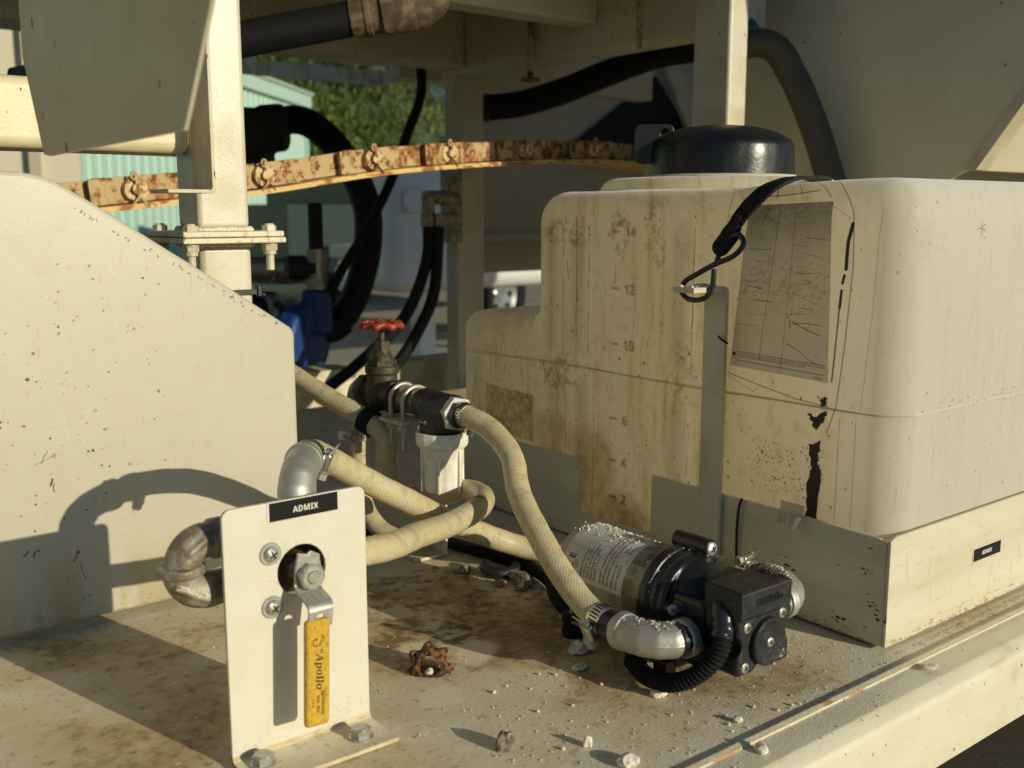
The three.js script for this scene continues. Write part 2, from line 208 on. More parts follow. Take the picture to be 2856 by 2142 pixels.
// ================================================================ SETTING: ground, yard
const dirtMat = std({ map: tex(1024, 1024, (x, y) => { const a = fbm(x / 50, y / 50, 5), b = fbm(x / 6, y / 6, 3); return mix3([96, 82, 62], [58, 46, 34], clamp(a * 0.7 + b * 0.45)); }, (g, w, h) => speckle(g, rp, 900, [0, 0, w, h], 0.8, 4, ['#8d7d62', '#3a2f24', '#a3967c']), { rep: [0.9, 0.9] }), roughness: 0.95, bumpMap: fineBump, bumpScale: 0.004 });
const concrete = std({ map: tex(1024, 1024, (x, y) => { const a = fbm(x / 130, y / 130, 5), b = fbm(x / 8, y / 8, 3); return mix3([178, 166, 146], [150, 138, 118], clamp(a * 0.8 + b * 0.3)); }, (g, w, h) => { for (let i = 0; i < 12; i++) { g.globalAlpha = 0.12; g.fillStyle = '#4a4036'; g.beginPath(); g.ellipse(rp() * w, rp() * h, 20 + rp() * 60, 8 + rp() * 30, rp() * 3, 0, 7); g.fill(); } g.globalAlpha = 1; }, { rep: [0.25, 0.25] }), roughness: 0.9, bumpMap: fineBump, bumpScale: 0.002 });
{ const g = new THREE.PlaneGeometry(300, 300); g.rotateX(-Math.PI / 2); g.translate(30, -0.8, -60); structure('ground', g, dirtMat); }
{ const g = new THREE.PlaneGeometry(60, 34); g.rotateX(-Math.PI / 2); g.translate(12, -0.794, -20.2); structure('concrete_yard', g, concrete); }

// ================================================================ trailer deck
const rd = rng(11);
const DU = [0, 1.2], DV = [-1.28, -0.38], DW = 2048, DH = 1536, dx = (x) => (x - DU[0]) / (DU[1] - DU[0]) * DW, dz = (z) => (DV[1] - z) / (DV[1] - DV[0]) * DH;
const deckMap = tex(DW, DH, (px, py) => {
  const x = px / DW * 1.2, z = -0.38 - py / DH * 0.9; const a = fbm(x * 9, z * 9, 5), b = fbm(x * 34 + 5, z * 34, 5), c = fbm(x * 150, z * 150 + 9, 4), s = fbm(x * 60 + z * 90, z * 240 - x * 60, 3);
  const wx = x + 0.05 * (a - 0.5), wz = z + 0.05 * (b - 0.5);
  const front = sstep(-0.455, -0.43, wz); // cleaner strip outside the bead
  const blob = (cx, cz, rx, rz) => { const q = ((wx - cx) / rx) ** 2 + ((wz - cz) / rz) ** 2; return sstep(1.4, 0.2, q); };
  let dirt = 0.34 + 1.25 * (a - 0.5) + 0.5 * (b - 0.5) + 0.35 * blob(0.55, -0.74, 0.17, 0.14) + 0.3 * blob(0.58, -0.5, 0.16, 0.08) + 0.18 * blob(0.3, -0.78, 0.2, 0.12) + 0.12 * blob(0.62, -0.47, 0.1, 0.05); dirt *= 1 - 0.75 * front;
  let col = mix3([226, 218, 196], [212, 201, 172], b); col = mix3(col, [196, 170, 122], clamp(dirt * 1.0)); col = mix3(col, [150, 124, 82], sstep(0.5, 1.15, dirt + (c - 0.5) * 0.5));
  const mott = blob(0.54, -0.76, 0.16, 0.13) * sstep(0.5, 0.62, b * 0.5 + c * 0.5); col = mix3(col, [96, 78, 48], mott * 0.4);
  const dark2 = blob(0.5, -0.71, 0.035, 0.03) * sstep(0.42, 0.6, c); col = mix3(col, [66, 60, 36], dark2 * 0.5);
  col = mix3(col, [226, 218, 196], sstep(0.62, 0.72, s) * 0.22 * (1 - front)); col = mix3(col, [96, 80, 56], sstep(0.66, 0.82, c) * 0.22);
  return col;
}, (g) => {
  const pale = (x, z, rx, rz, al, rot = 0.2) => { g.save(); g.translate(dx(x), dz(z)); g.rotate(rot); for (let k = 0; k < 26; k++) { g.globalAlpha = al / 5; g.fillStyle = '#dccfae'; const q = 0.55 + 0.45 * rd(), ox = (rd() - 0.5) * 0.5, oz = (rd() - 0.5) * 0.5; g.beginPath(); g.ellipse(ox * rx * 1706, oz * rz * 1706, rx * 1706 * q, rz * 1706 * q, rd(), 0, 7); g.fill(); } g.restore(); };
  pale(0.487, -0.668, 0.03, 0.017, 0.8); pale(0.452, -0.705, 0.02, 0.014, 0.6); pale(0.6, -0.44, 0.05, 0.01, 0.5); pale(0.42, -0.62, 0.02, 0.016, 0.35); pale(0.8, -0.42, 0.06, 0.01, 0.4); pale(0.565, -0.465, 0.018, 0.012, 0.5); pale(0.36, -0.72, 0.03, 0.016, 0.4);
  g.globalAlpha = 1;
  for (const [x, z, r] of [[0.372, -0.588, 0.016], [0.383, -0.575, 0.008], [0.33, -0.86, 0.02], [0.29, -0.9, 0.03]]) for (let k = 0; k < 4; k++) { g.strokeStyle = `rgba(226,218,196,${0.2 + 0.1 * k})`; g.lineWidth = 2.2; g.beginPath(); g.ellipse(dx(x), dz(z), r * 1706 * (1 - 0.1 * k), r * 1706 * (0.85 - 0.1 * k), 0.4, 0, 5 + rd()); g.stroke(); }
  speckle(g, rd, 900, [dx(0.2), 0, dx(1), dz(-0.9)], 0.8, 4.2, ['rgba(226,218,198,0.8)', 'rgba(206,197,174,0.8)', 'rgba(232,226,210,0.7)'], 0.7);
  speckle(g, rd, 900, [dx(0.1), 0, dx(1), dz(-1)], 0.8, 4, ['rgba(90,70,44,0.35)', 'rgba(112,90,56,0.35)', 'rgba(76,60,40,0.4)'], 0.7);
  speckle(g, rd, 260, [dx(0.42), dz(-0.62), dx(0.68), dz(-0.85)], 0.8, 5, ['rgba(206,198,176,0.5)', 'rgba(92,74,46,0.45)', 'rgba(186,176,150,0.5)'], 0.6);
  speckle(g, rd, 500, [dx(0.1), dz(-0.83), dx(0.46), dz(-0.92)], 1, 6, ['rgba(84,66,38,0.5)', 'rgba(196,186,158,0.5)'], 0.5);
  for (let k = 0; k < 70; k++) scratch(g, rd, dx(0.2 + 0.7 * rd()), dz(-0.42 - 0.5 * rd()), 10 + rd() * 50, rd() * 6, 0.8, rd() < 0.5 ? 'rgba(228,220,200,0.4)' : 'rgba(70,54,34,0.4)', 0.8);
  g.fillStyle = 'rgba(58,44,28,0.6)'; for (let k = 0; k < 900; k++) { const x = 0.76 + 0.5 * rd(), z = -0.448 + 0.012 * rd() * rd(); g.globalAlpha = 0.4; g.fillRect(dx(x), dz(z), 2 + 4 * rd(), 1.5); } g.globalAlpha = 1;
}, win(...DU, ...DV));
const deckMat = std({ map: deckMap, roughness: 0.85, bumpMap: fineBump, bumpScale: 0.00022 });
const deck = thing('trailer_deck', 'grime-stained cream steel deck carrying the pump and the tank tray', 'deck', [0.6, 0, -0.6]);
{
  const prof = [[-2.6, 0], [-0.418, 0]]; for (let i = 0; i <= 10; i++) { const a = i / 10 * Math.PI / 2; prof.push([-0.402 + 0.014 * Math.sin(a), -0.014 + 0.014 * Math.cos(a)]); } prof.push([-0.3865, -0.064], [-0.396, -0.066], [-0.396, -0.012], [-2.6, -0.012]);
  const top = extrudeX([[-1.75, 0], [-0.418, 0], [-0.418, -0.012], [-1.75, -0.012]], -1.6, 3.2); part(deck, 'deck_sheet', top, deckMat);
  const lip = extrudeX(prof.slice(1).slice(0, -1).concat([[-0.418, -0.012]]), -1.6, 3.2, 0.6);
  const lipMap = tex(2048, 256, (x, y) => { const a = fbm(x / 60, y / 30, 4), b = fbm(x / 60, y / 60, 4); return mix3(mix3([224, 216, 192], [212, 201, 170], a), [190, 166, 116], sstep(0.66, 0.85, b) * 0.35); }, (g, w, h) => { speckle(g, rd, 260, [0, 0, w, h], 0.6, 3, ['#6b5130', '#8a6a3e', '#574632'], 1.6);  }, { rep: [1, 8] });
  part(deck, 'front_lip', lip, phy({ map: lipMap, roughness: 0.45, clearcoat: 0.15, bumpMap: orange, bumpScale: 0.0002 }));
  const beadMap = tex(1024, 128, (x, y) => { const a = fbm(x / 30, y / 20, 4), b = fbm(x / 70 + 3, y / 60, 4); return mix3(mix3([214, 206, 180], [196, 182, 148], a), [172, 112, 58], sstep(0.7, 0.78, b) * 0.8); }, null, { rep: [2.2, 8] });
  const bead = []; for (let i = 0; i <= 8; i++) { const a = Math.PI * i / 8; bead.push([-0.4288 - 0.0042 * Math.cos(a), 0.0004 + 0.002 * Math.pow(Math.sin(a), 0.6)]); } bead.push([-0.4246, -0.001], [-0.433, -0.001]); bead.reverse();
  part(deck, 'bead_strip', extrudeX(bead, -1.6, 3.2, 0.7), std({ map: beadMap, roughness: 0.6, bumpMap: fineBump, bumpScale: 0.0004 }), 'raised bead along the deck edge with rust spots');
}

// ================================================================ guard plate (left)
const rg = rng(21);
{
  const U = [-0.1, 0.5], W = [0, 0.42], w = 2048, h = 1434, X = (x) => (x - U[0]) / 0.6 * w, Y = (y) => (W[1] - y) / 0.42 * h;
  const map = tex(w, h, (px, py) => { const x = px / w * 0.6, y = py / h * 0.42, a = fbm(x * 7, y * 7, 4), b = fbm(x * 60, y * 60, 3), f = fbm(x * 40 + 3, y * 14, 4); let c = mix3([190, 183, 165], [183, 174, 151], clamp(a * 0.9)); c = mix3(c, [172, 160, 134], sstep(0.6, 0.85, b) * 0.18); const low = sstep(0.34, 0.41, y + 0.03 * (f - 0.5)); return mix3(c, [168, 152, 116], low * sstep(0.38, 0.66, f) * 0.75); }, (g) => {
    for (let k = 0; k < 26; k++) { const x = X(0.2 + 0.25 * rg()), y = Y(0.05 + 0.3 * rg()); g.fillStyle = 'rgba(168,120,64,0.16)'; g.beginPath(); g.ellipse(x, y + 5, 3 + 4 * rg(), 6 + 12 * rg(), 0, 0, 7); g.fill(); }
    for (let k = 0; k < 46; k++) scratch(g, rg, X(0.16 + 0.3 * rg()), Y(0.02 + 0.34 * rg()), 20 + 90 * rg(), rg() * 6, 0.8 + rg(), rg() < 0.5 ? 'rgba(236,230,214,0.3)' : 'rgba(120,104,78,0.25)', 0.25);
    const chips = ['#9a8970', '#8b7a64', '#a39378', '#7a6a55', '#554839'];
    speckle(g, rg, 130, [X(0.18), Y(0.33), X(0.33), Y(0.14)], 0.9, 7.5, chips, 0.8); speckle(g, rg, 90, [X(0.16), Y(0.3), X(0.28), Y(0.1)], 0.9, 6.5, chips, 0.8); speckle(g, rg, 60, [X(0.2), Y(0.36), X(0.46), Y(0.01)], 0.7, 3.4, chips); speckle(g, rg, 34, [X(0.2), Y(0.13), X(0.3), Y(0.02)], 0.9, 4.5, ['#221e1b', '#3a332c', '#5c4c3a']);
    for (let k = 0; k < 60; k++) { g.globalAlpha = 0.5; g.fillStyle = '#9a8a70'; g.beginPath(); g.ellipse(X(0.24 + rg() * 0.08), Y(0.33 + rg() * 0.05) , 1.5, 0.7, -0.8, 0, 7); g.fill(); } g.globalAlpha = 1;
    for (const [x, y, l, an, ww] of [[0.226, 0.164, 40, 2.2, 2], [0.23, 0.16, 60, 2.3, 1.2], [0.228, 0.139, 18, 1.7, 6], [0.229, 0.135, 26, 1.9, 3], [0.245, 0.072, 34, 1.7, 4], [0.246, 0.06, 60, 1.5, 2], [0.205, 0.08, 22, 2.2, 4], [0.21, 0.078, 14, 1.9, 5]]) scratch(g, rg, X(x), Y(y), l, an, ww, 'rgba(46,40,34,0.75)', 0.5);
    for (let k = 0; k < 40; k++) { const t = rg(); scratch(g, rg, X(mix(0.26, 0.45, t)) + 4, Y(mix(0.372, 0.255, t)) + rg() * 14, 5, rg() * 6, 2 + rg() * 2.5, 'rgba(72,50,32,0.7)'); }
    for (let k = 0; k < 300; k++) { scratch(g, rg, X(0.15 + rg() * 0.3), Y(0.008 + 0.03 * rg() * rg()), 6 + rg() * 20, rg() * 0.6, 0.8, 'rgba(60,48,32,0.45)', 1); }
  }, { ...win(...U, ...W) });
  const out = [[-0.9, 0.007], [0.4605, 0.007], [0.4605, 0.243]]; for (let i = 0; i <= 6; i++) { const a = i / 6 * 0.99; out.push([0.4505 + 0.01 * Math.cos(a), 0.245 + 0.012 * Math.sin(a)]); } out.push([0.388, 0.301], [0.341, 0.3315], [0.293, 0.363], [0.272, 0.3765], [0.256, 0.386], [0.246, 0.3915], [0.235, 0.3955], [0.22, 0.398], [0.2, 0.3985], [-0.9, 0.3985]);
  const gp = single('guard_plate', 'large cream steel guard plate with sloping top edge and paint chips', 'plate', plateXY(out, -0.938, -0.926, 0.0035), phy({ map, roughness: 0.4, bumpMap: orange, bumpScale: 0.00006, clearcoat: 0.3, clearcoatRoughness: 0.28 }), [0.2, 0.007, -0.932]);
}

// ================================================================ left post with bolted flange, angle iron, rail, hood
const post = thing('flanged_post', 'square cream post bolted together at a flange behind the guard plate', 'post', [0.415, 0, -1.005]);
part(post, 'upper_tube', box(0.389, 0.442, 0.349, 1.1, -1.03, -0.977, 0.006), paint); part(post, 'lower_tube', box(0.39, 0.4435, 0, 0.334, -1.031, -0.978, 0.007), paint);
part(post, 'upper_flange', box(0.364, 0.466, 0.3417, 0.3474, -1.053, -0.952, 0.0015), paintOld); part(post, 'lower_flange', box(0.3635, 0.4675, 0.3357, 0.3413, -1.054, -0.951, 0.0015), paintOld);
{
  const rw = rng(3), bead = (y, s) => { const P = []; for (const [x, z] of [[0.389, -0.977], [0.442, -0.977], [0.442, -1.03], [0.389, -1.03], [0.389, -0.977]]) P.push([x, z]); const gs = []; for (let i = 0; i < 4; i++) for (let k = 0; k < 14; k++) { const t = (k + 0.5) / 14, g = new THREE.SphereGeometry(0.0036 + 0.0012 * rw(), 7, 5); g.scale(1.1, 0.8, 1.1); g.translate(mix(P[i][0], P[i + 1][0], t) + (rw() - 0.5) * 0.001, y + (rw() - 0.5) * 0.001, mix(P[i][1], P[i + 1][1], t)); gs.push(g); } return gs; };
  part(post, 'weld_bead', bead(0.3485), paintOld); part(post, 'weld_bead', bead(0.3345), paintOld);
  for (const [x, z] of [[0.375, -0.963], [0.455, -0.963], [0.375, -1.042], [0.455, -1.042]]) {
    const b = part(post, 'bolt', [hex(V(x, 0.3474, z), V(x, 0.3526, z), 0.0072, x * 40), lathe([[0, 0.0022], [0.0042, 0.002], [0.0052, 0], [0, 0]], V(x, 0.3524, z), UP, 16), cyl(V(x, 0.309, z), V(x, 0.336, z), 0.004)], paint);
    part(b, 'nut', [hex(V(x, 0.3285, z), V(x, 0.3335, z), 0.0074, x * 90), cyl(V(x, 0.3335, z), V(x, 0.3357, z), 0.0078), cyl(V(x, 0.3245, z), V(x, 0.3285, z), 0.0062)], paint);
  }
  const L = [[0, 0], [-0.048, 0], [-0.048, 0.003], [-0.006, 0.003]]; for (let i = 0; i <= 5; i++) { const a = i / 5 * Math.PI / 2; L.push([-0.006 + 0.003 * Math.sin(a), 0.006 - 0.003 * Math.cos(a)]); } L.push([-0.003, 0.7], [0, 0.7]);
  const s = [[0.3855 - 0.003 - 0.046, 0.383], [0.3885, 0.383]];
  const ang = []; ang.push([0.344, 0.3825]); for (let i = 0; i <= 5; i++) { const a = i / 5 * Math.PI / 2; ang.push([0.3838 + 0.0048 * Math.sin(a), 0.3873 - 0.0048 * Math.cos(a)]); } ang.push([0.3886, 1.05], [0.3852, 1.05]); for (let i = 0; i <= 5; i++) { const a = i / 5 * Math.PI / 2; ang.push([0.3832 + 0.002 * Math.cos(a), 0.3879 - 0.002 * Math.sin(a)]); } ang.push([0.344, 0.3859]);
  const g1 = plateXY(ang, -0.9768, -0.93, 0.0006); const spots = std({ map: tex(512, 1024, (x, y) => mix3([206, 196, 170], [182, 168, 136], fbm(x / 40, y / 60, 4)), (g, w, h) => speckle(g, rng(8), 60, [0, 0, w, h], 1.5, 9, ['#4a3c2c', '#5d4c38', '#332a20'], 2.2), { rep: [8, 4] }), roughness: 0.5, bumpMap: orange, bumpScale: 0.0002 });
  part(post, 'angle_iron', g1, spots, 'vertical angle iron with dark spots welded to the post');
}
const railMat = phy({ map: tex(1024, 512, (x, y) => mix3([226, 212, 176], [208, 190, 150], fbm(x / 70, y / 70, 5)), (g, w, h) => speckle(g, rng(9), 120, [0, 0, w, h], 0.8, 4, ['#4a3c2c', '#6d5636', '#2e261e']), { rep: [4, 4] }), roughness: 0.45, bumpMap: orange, bumpScale: 0.0002 });
single('side_rail', 'cream square rail running left from the flanged post behind the hood', 'rail', box(-0.8, 0.388, 0.4195, 0.4815, -1.042, -0.98, 0.011), railMat, [0.1, 0.4195, -1.01]);
{
  const hood = thing('sheet_hood', 'dark shaded sheet-metal hood hanging in the upper left corner', 'hood', [0.2, 0.404, -0.64]);
  const hm = std({ map: tex(512, 512, (x, y) => mix3([206, 195, 166], [190, 177, 144], fbm(x / 60, y / 60, 4)), (g, w, h) => speckle(g, rng(4), 9, [0, 0, w, h], 2, 7, ['#4a3c2c', '#64523c'], 2), { rep: [4.5, 4.5] }), roughness: 0.5 });
  part(hood, 'side_sheet', plateZY([[-0.771, 0.4044], [-0.758, 0.403], [-0.516, 0.4056], [-0.5104, 0.4124], [-0.4748, 0.4616], [-0.48, 0.464], [-0.808, 0.521], [-0.808, 0.473]], 0.2, 0.2026, 0.0005), hm);
  part(hood, 'rear_flange', box(0.2028, 0.2176, 0.4492, 0.57, -0.8, -0.7976, 0.001), hm);
  part(hood, 'top_sheet', plateZY([[-0.474, 0.4624], [-0.472, 0.4648], [-0.72, 0.569], [-0.8, 0.601], [-0.8, 0.597]], 0.16, 0.1998, 0.0005), hm);
  part(hood, 'side_sheet', plateZY([[-0.48, 0.4644], [-0.472, 0.4668], [-0.496, 0.553], [-0.804, 0.593], [-0.804, 0.5218]], 0.2, 0.2026, 0.0005), hm);
}

// ================================================================ frame behind: posts, beams, upper platform, hopper
const frameMat = std({ map: tex(1024, 1024, (x, y) => { const a = fbm(x / 90, y / 140, 5), b = fbm(x / 12 + 7, y / 30, 4); return mix3(mix3([206, 200, 182], [188, 180, 158], a), [148, 126, 92], sstep(0.64, 0.84, b) * 0.35); }, (g, w, h) => speckle(g, rp, 60, [0, 0, w, h], 0.8, 3.5, ['#5a4a38', '#6d5c45'], 1.6), { rep: [1.4, 1.4] }), roughness: 0.55, bumpMap: orange, bumpScale: 0.0002 });
single('frame_post', 'shaded rear frame post standing behind the rusty chain', 'post', box(1.335, 1.41, -0.5, 0.66, -1.93, -1.885, 0.005), frameMat, [1.37, -0.5, -1.905]);
{ const fp = thing('frame_post', 'sunlit frame post rising behind the black tank lid', 'post', [1.285, 0, -1.11]); part(fp, 'tube', box(1.268, 1.312, 0.2, 1.1, -1.15, -1.076, 0.006), paint); part(fp, 'gusset', plateXY([[1.3125, 0.4], [1.3125, 0.9], [1.33, 0.9], [1.33, 0.52]], -1.1, -1.095, 0.0006), paint); }
{
  const plat = thing('upper_platform', 'cream steel platform underside overhead with cross beams', 'platform', [1.0, 0.66, -1.9]);
  part(plat, 'cross_beam', box(0.3, 1.335, 0.668, 0.78, -1.935, -1.85, 0.004), frameMat); part(plat, 'side_beam', box(1.336, 1.42, 0.655, 0.78, -1.94, -1.13, 0.004), frameMat);
  part(plat, 'cross_beam', box(1.421, 2.3, 0.69, 0.79, -2.3, -2.24, 0.003), frameMat); part(plat, 'cross_beam', box(0.3, 1.335, 0.7, 0.7805, -1.5, -1.44, 0.004), frameMat);
  part(plat, 'floor_sheet', box(0.3, 1.9, 0.7815, 0.79, -2.7, -1.1, 0.002), frameMat);
  part(plat, 'hanger_rod', [cyl(V(1.325, 0.62, -1.62), V(1.325, 0.78, -1.62), 0.006), cyl(V(1.325, 0.616, -1.62), V(1.325, 0.622, -1.62), 0.018)], rust); part(plat, 'hanger_rod', cyl(V(1.31, 0.64, -1.31), V(1.31, 0.79, -1.31), 0.005), rust);
}
{
  const hop = thing('steel_hopper', 'large shaded cream hopper behind the white tank with sunlit sloping front', 'hopper', [2.4, 0, -1.1]);
  const hm = std({ map: tex(1024, 1024, (x, y) => mix3([222, 214, 190], [208, 198, 170], fbm(x / 120, y / 90, 5)), (g, w, h) => { speckle(g, rng(14), 60, [0, 0, w, h], 1, 4, ['#5a4a38']); for (let i = 0; i < 10; i++) scratch(g, rng(i + 30), (i * 131) % w, 100, 300, 1.57, 3, 'rgba(226,218,196,0.25)', 0.05); }, { rep: [1.2, 1.2] }), roughness: 0.45, bumpMap: orange, bumpScale: 0.0002 });
  part(hop, 'side_panel', plateZY([[-1.228, 0.275], [-0.9, 0.37], [-0.8, 0.425], [-0.528, 0.81], [-0.228, 1.24], [-0.228, 2.1], [-1.228, 2.1]], 1.47, 1.48, 0.001), hm);
  const s = V(0, 0.82, 0.573).normalize(); const fr = plateZY([[-0.799, 0.425], [-0.228, 1.24], [-0.228, 1.226], [-0.789, 0.425]], 1.4805, 5.2, 0.001); part(hop, 'front_panel', fr, hm);
  part(hop, 'edge_angle', plateZY([[-0.799, 0.425], [-0.228, 1.24], [-0.21, 1.24], [-0.781, 0.425]], 1.464, 1.502, 0.001), paint); part(hop, 'leg', box(1.545, 1.9, -0.5, 0.3, -1.215, -1.1, 0.004), paint); part(hop, 'upper_front', box(1.4805, 5.2, 1.242, 2.1, -0.238, -0.228), hm); part(hop, 'rear_panel', box(1.4805, 5.2, 0.275, 2.1, -1.228, -1.218), hm); part(hop, 'top_sheet', box(1.47, 5.2, 2.101, 2.11, -1.228, -0.228), hm);  // the leg is an unseen block added to shade the rear frame post
}
{
  const rm = std({ map: tex(512, 512, (x, y) => mix3([204, 196, 176], [176, 166, 142], fbm(x / 90, y / 60, 5)), null, { rep: [0.8, 0.8] }), roughness: 0.55 });
  const rh = thing('rear_bin', 'shaded grey white bin wall behind the frame posts', 'bin', [2.7, 0, -2.7]);
  part(rh, 'wall_sheet', box(1.93, 4.6, 0.3, 1.6, -2.66, -2.65, 0.001), rm); part(rh, 'ledge', box(1.9, 4.6, 0.27, 0.298, -2.75, -2.6, 0.008), rm); part(rh, 'lower_sheet', box(1.96, 4.6, 0.17, 0.268, -2.72, -2.71, 0.001), rm);
  const v = plateXY([[2.34, 0.585], [2.72, 0.83], [2.98, 0.56], [2.95, 0.52], [2.4, 0.52]], -2.648, -2.63, 0.002); part(rh, 'chute_opening', v, blackMat, 'black triangular plate standing for the dark chute opening');  // flat black plate drawn for the dark of the V-shaped opening
  part(rh, 'chute_arm', along(new THREE.BoxGeometry(0.07, 0.5, 0.02), V(2.76, 0.86, -2.6), V(2.98, 0.5, -2.6)), paint);
}
single('lower_cross_beam', 'low cream cross beam lit by the sun behind the red handwheel', 'beam', extrudeX([[-2.065, -0.16], [-2.05, -0.06], [-2.05, 0.017], [-2.12, 0.019], [-2.12, -0.16]], 0.4, 1.9, 0.3), paintOld, [1.2, -0.16, -2.08]);
{ const wb = thing('parked_silo', 'white silo body standing in shade beyond the frame post', 'silo', [4.2, -0.8, -5.4]); const wm = std({ color: lin(0.62, 0.61, 0.58), roughness: 0.6, bumpMap: fineBump, bumpScale: 0.001 });
  part(wb, 'body', box(3.27, 6.4, -0.12, 0.74, -5.75, -5.3, 0.09), wm); part(wb, 'leg', box(3.6, 3.72, -0.794, -0.12, -5.6, -5.5), wm); part(wb, 'leg', box(5.6, 5.72, -0.794, -0.12, -5.6, -5.5), wm); part(wb, 'access_plate', box(3.36, 3.52, 0.36, 0.5, -5.299, -5.28, 0.006), wm); for (const [x, y] of [[3.38, 0.38], [3.5, 0.38], [3.38, 0.48], [3.5, 0.48]]) part(wb, 'bolt', cyl(V(x, y, -5.28), V(x, y, -5.265), 0.012), zinc); }
{ const tr = thing('distant_frame', 'grey angle-iron frame hanging high in front of the trees', 'frame', [2.1, 0.83, -3.6]); part(tr, 'front_bar', box(1.2, 2.14, 0.835, 0.888, -3.51, -3.5, 0.002), paintOld); part(tr, 'side_bar', box(2.13, 2.14, 0.836, 0.888, -3.499, -2.75, 0.002), paintOld); part(tr, 'sunlit_patch_plate', box(1.83, 1.915, 0.836, 0.888, -3.4985, -3.49, 0.002), paint); part(tr, 'sunlit_patch_plate', box(2.0, 2.03, 0.862, 0.889, -3.4985, -3.49, 0.001), paint); }  // two small plates in lighter paint stand for sunlit patches on the bar

// ================================================================ tank tray
{
  const rt = rng(31), w = 2048, h = 512;
  const map = tex(w, h, (x, y) => { const a = fbm(x / 120, y / 60, 5), b = fbm(x / 14, y / 22, 4); return mix3(mix3([220, 212, 190], [200, 189, 160], a), [184, 164, 124], sstep(0.62, 0.85, b) * 0.25); }, (g) => {
    const X = (u) => ((u + 1.1) / 2.4) * w, Y = (y) => (0.12 - y) / 0.12 * h; // u = z on the side, x on the front
    speckle(g, rt, 110, [X(-0.9), Y(0.09), X(-0.46), Y(0.0)], 0.5, 2.2, ['#2b2622', '#463a2e', '#5c4c3a'], 1.6); speckle(g, rt, 60, [X(0.76), Y(0.09), X(1.2), Y(0.0)], 0.6, 2, ['#6b5a40', '#8a744e'], 1.6);
    for (const [u, y, r] of [[-0.459, 0.027, 3], [-0.501, 0.014, 2.6], [-0.468, 0.037, 2.6], [-0.553, 0.047, 2.6], [-0.474, 0.064, 2]]) for (let k = 0; k < 6; k++) speckle(g, rt, 1, [X(u) - 5, Y(y) - 14, X(u) + 5, Y(y) + 14], r * 0.4, r, ['#191614', '#2b2420'], 3);
    for (let k = 0; k < 500; k++) { const fr = rt() < 0.5, u = fr ? 0.76 + rt() * 0.5 : -1.07 + rt() * 0.6; g.globalAlpha = 0.35; g.fillStyle = '#7a5c34'; g.fillRect(X(u), Y(0.004 + 0.02 * rt() * rt() * rt()), 2 + rt() * 4, 2 + rt() * 6); } g.globalAlpha = 1;
    for (let k = 0; k < 14; k++) scratch(g, rt, X(0.78 + rt() * 0.45), Y(0.07 * rt() + 0.02), 40 + rt() * 90, 1.57, 1, 'rgba(170,140,84,0.35)', 0.05);
  }, { rep: [1 / 2.4, 1 / 0.12], off: [1.1 / 2.4, 0] });
  const tm = phy({ map, roughness: 0.45, bumpMap: orange, bumpScale: 0.00015, clearcoat: 0.15 });
  const tray = thing('tank_tray', 'low cream steel tray holding the white tank, with a notched side', 'tray', [1.0, 0.002, -0.76]);
  part(tray, 'side_panel', plateZY([[-1.072, 0.003], [-0.4582, 0.003], [-0.4582, 0.094], [-0.466, 0.0965], [-0.54, 0.098], [-0.7285, 0.098], [-0.729, 0.036], [-0.8395, 0.032], [-0.84, 0.091], [-0.845, 0.0945], [-1.072, 0.0945]], 0.7585, 0.762, 0.0008), tm);
  part(tray, 'front_panel', plateXY([[0.7586, 0.003], [1.5, 0.003], [1.5, 0.099], [0.766, 0.099], [0.7586, 0.096]], -0.458, -0.4545, 0.0008), tm);
  part(tray, 'floor_panel', box(0.7625, 1.498, 0.002, 0.005, -1.07, -0.459), tm);
  for (const [x, t, nm] of [[0.895, 0.0508, 'a']]) {
    const lm = tex(640, 160, (px, py) => gray(12 + 16 * n2(px / 2, py / 2)), (g, W, H) => { g.fillStyle = '#e9e3d0'; g.fillRect(0, 0, W, 8); g.fillRect(0, 0, 12, H); g.font = 'bold 70px sans-serif'; g.textAlign = 'center'; g.textBaseline = 'middle'; g.fillStyle = '#e8e4d8'; g.fillText('ADMIX', W / 2, H / 2 + 4); }, { clamp: true });
    const q = new THREE.PlaneGeometry(t, 0.0125); q.translate(x + t / 2, 0.0556, -0.4541); q.userData.ready = true; part(tray, 'name_label', q, std({ map: lm, roughness: 0.35 }), 'small black label reading ADMIX in white');
  }
}

